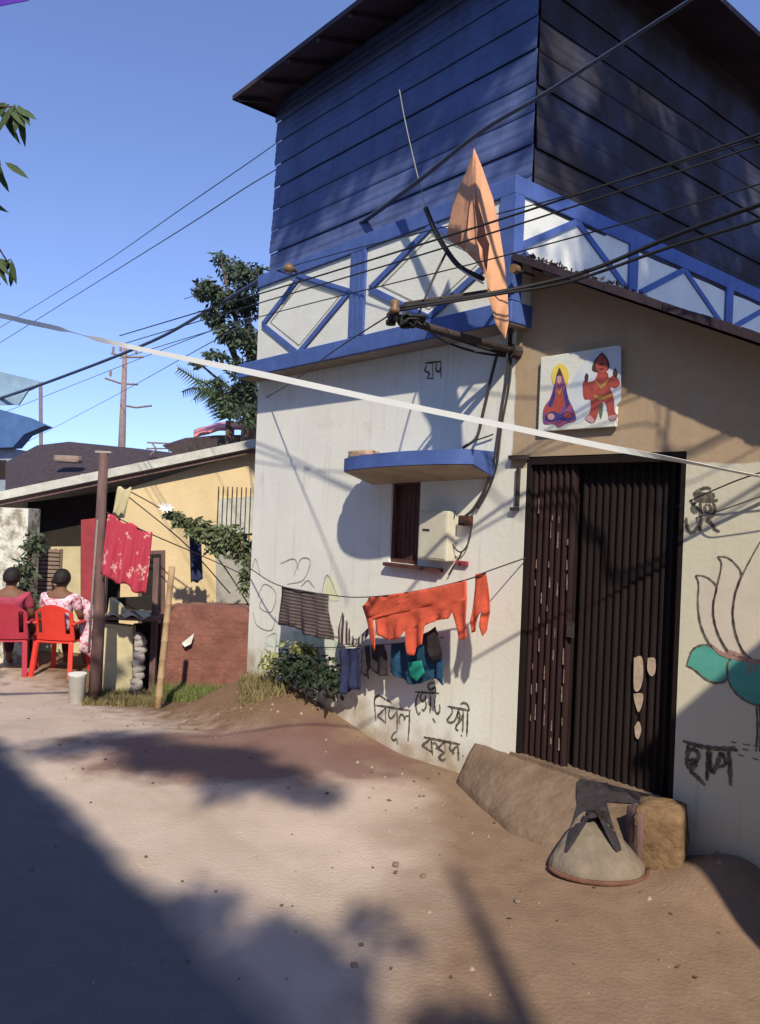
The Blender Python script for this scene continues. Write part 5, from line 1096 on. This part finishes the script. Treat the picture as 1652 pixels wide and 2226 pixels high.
# tree behind the white house
b = Vector((dp(520, 1000, 11.8).x, 11.8, -.35))
parts = []
for (x, y, r_, n) in ((480, 560, .16, 60), (510, 590, .30, 200), (545, 600, .34, 240), (450, 625, .24, 150), (440, 640, .12, 60), (490, 650, .34, 260), (535, 660, .40, 320), (465, 690, .22, 140), (500, 720, .30, 220), (545, 740, .36, 280), (475, 770, .16, 50), (452, 770, .10, 30), (520, 800, .30, 150), (540, 850, .32, 200), (430, 788, .10, 30), (470, 830, .12, 40), (500, 870, .24, 110), (545, 900, .30, 200), (610, 640, .5, 200), (620, 760, .5, 200)):
    parts.append((dp(x, y, 11.6 + .3 * math.sin(x)), (r_, r_, r_ * .72), int(n * 1.9)))
plant('leafy_tree', 'leafy dark green tree rising behind the left end of the blue house', 'tree', b, parts, M['leaf2'], 100, .10,
      [([b, dp(545, 900, 11.8), dp(548, 760, 11.8), dp(530, 640, 11.8)], [.16, .12, .08, .03]), ([dp(545, 860, 11.8), dp(480, 700, 11.7), dp(450, 630, 11.7)], [.06, .04, .015]), ([dp(546, 780, 11.8), dp(500, 660, 11.7), dp(480, 560, 11.6)], [.05, .03, .012]), ([dp(545, 880, 11.8), dp(480, 830, 11.7), dp(428, 785, 11.7)], [.04, .025, .01])])
# palm
def palm(label, cx, cy, Y, fronds, base_y, trunkr):
    X = thing('palm_tree', label, 'palm', (dp(cx, cy, Y).x, Y, -.4)); c = dp(cx, cy, Y); o0 = Vector(X.location)
    MB().tube([Vector((0, 0, 0)), (c - o0) * .5 + Vector((.05, 0, 0)), c - o0], [trunkr, trunkr * .8, trunkr * .7], 8).build('trunk', M['bark'], X, smooth=True)
    mb = MB(); r_ = random.Random(int(cx))
    for (ex, ey, sag) in fronds:
        e = dp(ex, ey, Y + r_.uniform(-.5, .3)); prev = None; n = 22
        P = []
        for i in range(n + 1):
            t = i / n; p = c.lerp(e, t); p.z += sag * math.sin(math.pi * t * .8) ; P.append(p)
        for i in range(1, n):
            d = (P[i + 1] - P[i]).normalized(); 
            for sgn in (-1, 1):
                s_ = Vector((-d.z, .3 * sgn, d.x)) * sgn; q2 = P[i] + (s_ * .6 + d * .6 + Vector((0, 0, -.45))).normalized() * .30 * (1 - .55 * i / n)
                mb.add([P[i] - o0, P[i] + d * .03 - o0, q2 - o0], [(0, 1, 2)])
        mb.tube([p - o0 for p in P], .012, 4)
    mb.build('fronds', M['leaf'], X, rec=False)
palm('small palm with drooping fronds above the pink tarpaulin', 500, 915, 12.4, [(395, 880, .35), (425, 840, .2), (386, 812, .15), (470, 830, .1), (520, 840, .1), (545, 870, .2), (420, 905, .45), (450, 925, .5), (485, 935, .5), (540, 915, .4)], 0, .10)
# near leaves at the left edge, on a branch out of frame
br = dp(-260, 300, 4.2); X = thing('mango_tree', 'branch tips with long dark leaves reaching in at the upper left edge', 'tree', (br.x - 2.0, 4.2, 0)); o0 = Vector(X.location)
mb = MB(); r_ = random.Random(6)
def leafblade(p, d, L, wd, nrm):
    s_ = d.cross(nrm).normalized(); P = [(0, 0), (.2, .7), (.45, 1), (.75, .7), (1, 0)]; vs = []
    for t, k_ in P: vs.append(p + d * L * t + s_ * wd * k_ + nrm * (-.25 * L * t * t)); 
    for t, k_ in P[-2:0:-1]: vs.append(p + d * L * t - s_ * wd * k_ + nrm * (-.25 * L * t * t))
    mb.add([v - o0 for v in vs], [tuple(range(len(vs)))])
tips = []
for (x0, y0, sc_, n) in ((28, 232, 1.0, 11), (0, 358, .9, 7), (18, 572, .75, 9), (-60, 250, 1, 10), (-70, 420, 1, 10), (-60, 560, 1, 9)):
    c = dp(x0, y0, 4.2); tips.append(c)
    for k in range(n):
        a = math.radians(-100 + (k / (n - 1) - .5) * 150 + r_.uniform(-8, 8)) ; d = Vector((math.cos(a) , r_.uniform(-.35, .35), math.sin(a))).normalized()
        leafblade(c + Vector((r_.uniform(-.08, .04), 0, r_.uniform(-.01, .03))), d, .185 * sc_ * r_.uniform(.7, 1.15), .021 * sc_, Vector((r_.uniform(-.4, .4), -.9, .2)).normalized())
mb.build('leaves', M['leaf'], X, rec=False)
mb = MB(); mid_ = Vector((dp(-200, 350, 4.2)))
mb.tube([Vector((0, 0, 0)), Vector((.1, 0, 1.6)), Vector((.5, 0, 2.9)), mid_ - o0], [.12, .1, .07, .03], 8)
for c in tips: mb.tube([mid_ - o0, (mid_.lerp(c, .6)) + Vector((0, 0, .12)) - o0, c - o0], [.02, .008, .004], 5)
leaves(mb, mid_ - o0 + Vector((-1.0, 0, .8)), (.9, .9, .8), 1, .1)
mb.build('trunk', M['bark'], X, smooth=True)
mb = MB(); leaves(mb, Vector((.3, 0, 3.6)), (.9, .9, .7), 1500, .15, seed=77, asp=.3); mb.build('crown', M['leaf'], X, rec=False)
# violet pennant corner at the top left
X = thing('violet_bunting', 'violet cloth bunting just showing in the top left corner', 'bunting', (0, 0, 0))
A_ = [dp(-140, -80, 3.5), dp(75, -30, 3.5), dp(62, 2, 3.5), dp(0, 14, 3.5), (dp(-140, 40, 3.5))]
o = MB().add(A_, [tuple(range(5))]).build('cloth', M['purple'], X, rec=False); s = o.modifiers.new('s', 'SOLIDIFY'); s.thickness = .004

# ================================================================ ACROSS THE LANE (behind the viewer): what throws the foreground shade
def across():
    # wall line parallel to the facade; shade edge measured on the ground
    Hh = 6.0; g0 = gnd(0, 1600); off = Vector((SUNV.x / SUNV.z, SUNV.y / SUNV.z, 0)) * Hh
    e = g0 + off; ee = gnd(700, 2110) + off
    # local frame: x along U, y along IN
    X = thing('opposite_house', 'plain two-storey house across the lane behind the viewer', 'house', (0, 0, 0)); X.location = (e.x, e.y, 0); X.rotation_euler = (0, 0, FR)
    dU = (ee - e).dot(U); 
    mb = MB(); mb.box(-9, dU + .4, -5, -.45, -.5, Hh - .12); mb.build('wall', M['cream'], X)
    mb = MB(); r_ = random.Random(9); xs = [-9.2 + i * .4 for i in range(int((dU + 9.6) / .4) + 1)]
    for i in range(len(xs) - 1): mb.box(xs[i], xs[i + 1] - .001, -5.2, -.05 + r_.uniform(-.05, .05), Hh - .12, Hh)
    mb.build('roof', M['roofdark'], X)
    for k in range(3):
        for z in (.9, 3.8): MB().box(-8 + k * 2.6, -7 + k * 2.6, -.448, -.42, z, z + 1.2).build('window', M['wood'], X)
    # tree whose crown edge softens the shade
    off5 = off / Hh
    def at_shadow(px, py, h): q = gnd(px, py); return q + off5 * h + Vector((0, 0, h))
    parts = [(at_shadow(560, 2130, 6.2), (.45, .35, .3), 1000), (at_shadow(620, 2060, 6.0), (.22, .16, .2), 500), (at_shadow(690, 2170, 6.0), (.22, .2, .2), 500), (at_shadow(795, 1990, 5.4), (.10, .10, .1), 40),
             (at_shadow(1000, 2215, 5.0), (.30, .05, .1), 130), (at_shadow(430, 1975, 6.1), (.25, .2, .15), 260), (at_shadow(880, 2040, 5.2), (.10, .06, .1), 22)]
    for (x_, y_, a_, b_, n_) in ((250, 1605, .5, .35, 700), (420, 1645, .5, .35, 900), (560, 1685, .45, .28, 760), (670, 1722, .32, .16, 260), (470, 1715, .2, .1, 90), (330, 1640, .3, .3, 260), (130, 1625, .4, .2, 160), (520, 1640, .3, .25, 260)): parts.append((at_shadow(x_, y_, 6.6), (a_, b_, .2), n_))
    b = Vector((e.x + 2.6, e.y - 4.5, 0)) + Vector((0, 0, -.1))
    top = at_shadow(600, 2150, 5.8)
    plant('neem_tree', 'leafy tree beside the house across the lane behind the viewer', 'tree', b, parts, M['leaf'], 200, .12, [([b, b + Vector((0, 0, 3)), top], [.16, .12, .04]), ([b + Vector((0, 0, 3)), parts[3][0]], [.06, .02])])
    # pole whose shadow runs over the earth
    tip = gnd(985, 1880); d2 = Vector((SUNV.x, SUNV.y, 0)) / SUNV.z; Hp = 5.6; bp = tip + d2 * Hp
    P = thing('roadside_pole', 'tall wooden pole behind the viewer that throws a long shadow', 'pole', (bp.x, bp.y, 0)); MB().tube([(0, 0, 0), (0, 0, Hp * .8), (0, 0, Hp)], [.08, .055, .02], 10).build('shaft', M['bark'], P, smooth=True)
    # tall tree to the right shading the side of the upper storey
    def at_side(v, z, t): p = CN + U * .1 + IN * v + Vector((0, 0, z)); return p + SUNV * t
    parts = []
    r2 = random.Random(21)
    for i in range(34):
        v = r2.uniform(.15, 4.4); z = r2.uniform(4.1, 6.6); parts.append((at_side(v, z, 6 + r2.uniform(-.6, .6)), (.5, .5, .42), 150))
    for i in range(66):
        v = r2.uniform(.55, 4.4); z = r2.uniform(3.3, 4.2); parts.append((at_side(v, z, 6 + r2.uniform(-.6, .6)), (.30, .30, .22), 85))
    parts.append((at_side(.55, 3.55, 6), (.14, .14, .14), 22)); parts.append((at_side(.15, 3.5, 6), (.10, .1, .1), 10))
    # lighter shade over the front of the tin wall
    for i in range(26):
        p = CN + U * r2.uniform(-2.9, -.1) + Vector((0, 0, r2.uniform(4.6, 5.7))) + SUNV * (6 + r2.uniform(-.5, .5)); parts.append((p, (.40, .40, .28), 150))
    c = at_side(2, 5, 6); b = Vector((c.x + 1.2, -1.6, -.1))
    plant('tall_tree', 'tall spreading tree at the right of the lane out of view', 'tree', b, parts, M['leaf2'], 300, .17, [([b, b + Vector((0, 0, 5)), c], [.2, .16, .07]), ([b + Vector((0, 0, 5)), parts[60][0] if len(parts) > 60 else c], [.1, .03])])
across()
BW = thing('boundary_wall', 'plain limewashed boundary wall running out from the right end of the house', 'wall', CN, FR)
MB().box(2.92, 3.12, -1.25, -.002, -.2, 2.55).build('masonry', M['cream'], BW); MB().box(2.88, 3.16, -1.29, -.002, 2.552, 2.62).build('coping', M['concrete'], BW)  # out-of-view wall added to cast shade on the lotus wall
def litter():
    r_ = random.Random(41); mb = MB(); m2 = MB()
    for i in range(1500):
        x = r_.uniform(-4.2, 2.4); y = r_.uniform(1.9, 8.6); l = local((x, y, 0))
        if l.y > -.03 and -3.3 < l.x < 3: continue
        near_wall = math.exp(l.y / .9)
        if r_.random() > .30 + .7 * near_wall: continue
        z = height(x, y)
        if r_.random() < .45:
            s_ = r_.uniform(.004, .013) * (1 + near_wall * .5); vs = [(x + s_ * r_.uniform(.7, 1.2) * math.cos(k * 1.257), y + s_ * r_.uniform(.7, 1.2) * math.sin(k * 1.257), z - .002) for k in range(5)] + [(x + s_ * .4 * math.cos(k * 1.257 + .4), y + s_ * .4 * math.sin(k * 1.257 + .4), z + s_ * .8) for k in range(5)]
            mb.add(vs, [(k, (k + 1) % 5, (k + 1) % 5 + 5, k + 5) for k in range(5)] + [(5, 6, 7, 8, 9)])
        else:
            a = r_.uniform(0, 6.28); L = r_.uniform(.012, .04); d = Vector((math.cos(a), math.sin(a), r_.uniform(-.1, .3))) * L; q = Vector((-math.sin(a), math.cos(a), r_.uniform(-.3, .3))) * L * .3; p = Vector((x, y, z + .006))
            m2.add([p, p + d * .5 + q, p + d, p + d * .5 - q], [(0, 1, 2, 3)])
    tag(mb.build('gravel', mat('gravel_grit', (.42, .34, .27), .9, .5, 3, 0), None), 'scattered grit and small stones over the earth', 'gravel', kind='stuff')
    tag(m2.build('dry_leaf_litter', mat('dry_leaf', (.20, .13, .07), .9, .6, 3, 0), None, rec=False), 'scattered dry leaves and scraps over the earth', 'leaf litter', kind='stuff')
litter()
def wall_plants():
    for i, (x, yb, hh, n, m_, lab) in enumerate(((625, 1478, .30, 300, 'pdk', 'dark green leafy plant nearest the far end of the white wall'), (665, 1500, .36, 360, 'pdk', 'taller dark green plant under the striped shorts'), (708, 1512, .34, 320, 'pdk', 'dark green plant beside the navy cloth'), (590, 1462, .22, 120, 'plt', 'small yellow-green plant at the far end of the white wall'), (650, 1420, .12, 110, 'plt', 'pale yellow-green sprigs above the dark plants'))):
        if m_ not in M: M[m_] = mat('deep_green_plant_leaf', (.05, .075, .038), .8, .6, 6, 0, col2=(.018, .028, .018)) if m_ == 'pdk' else mat('yellow_green_plant_leaf', (.32, .34, .12), .8, .4, 6, 0)
        u, z = fp(x, yb, .14); c = loc(u, .14, z); gz = height(c.x, c.y)
        b = Vector((c.x, c.y, gz)); plant('wall_plant', lab, 'plant', b, [(c + Vector((0, 0, hh * .55)), (.17, .09, hh * .5), int(n * .6)), (c + Vector((.05, 0, hh * .3)), (.15, .09, hh * .4), n // 2)], M[m_], 500 + i, .055,
            [([b, c + Vector((.01, 0, hh * .8))], .006), ([b, c + Vector((.08, 0, hh * .6))], .005)], asp=.5, group='plants at the foot of the white wall')
wall_plants()
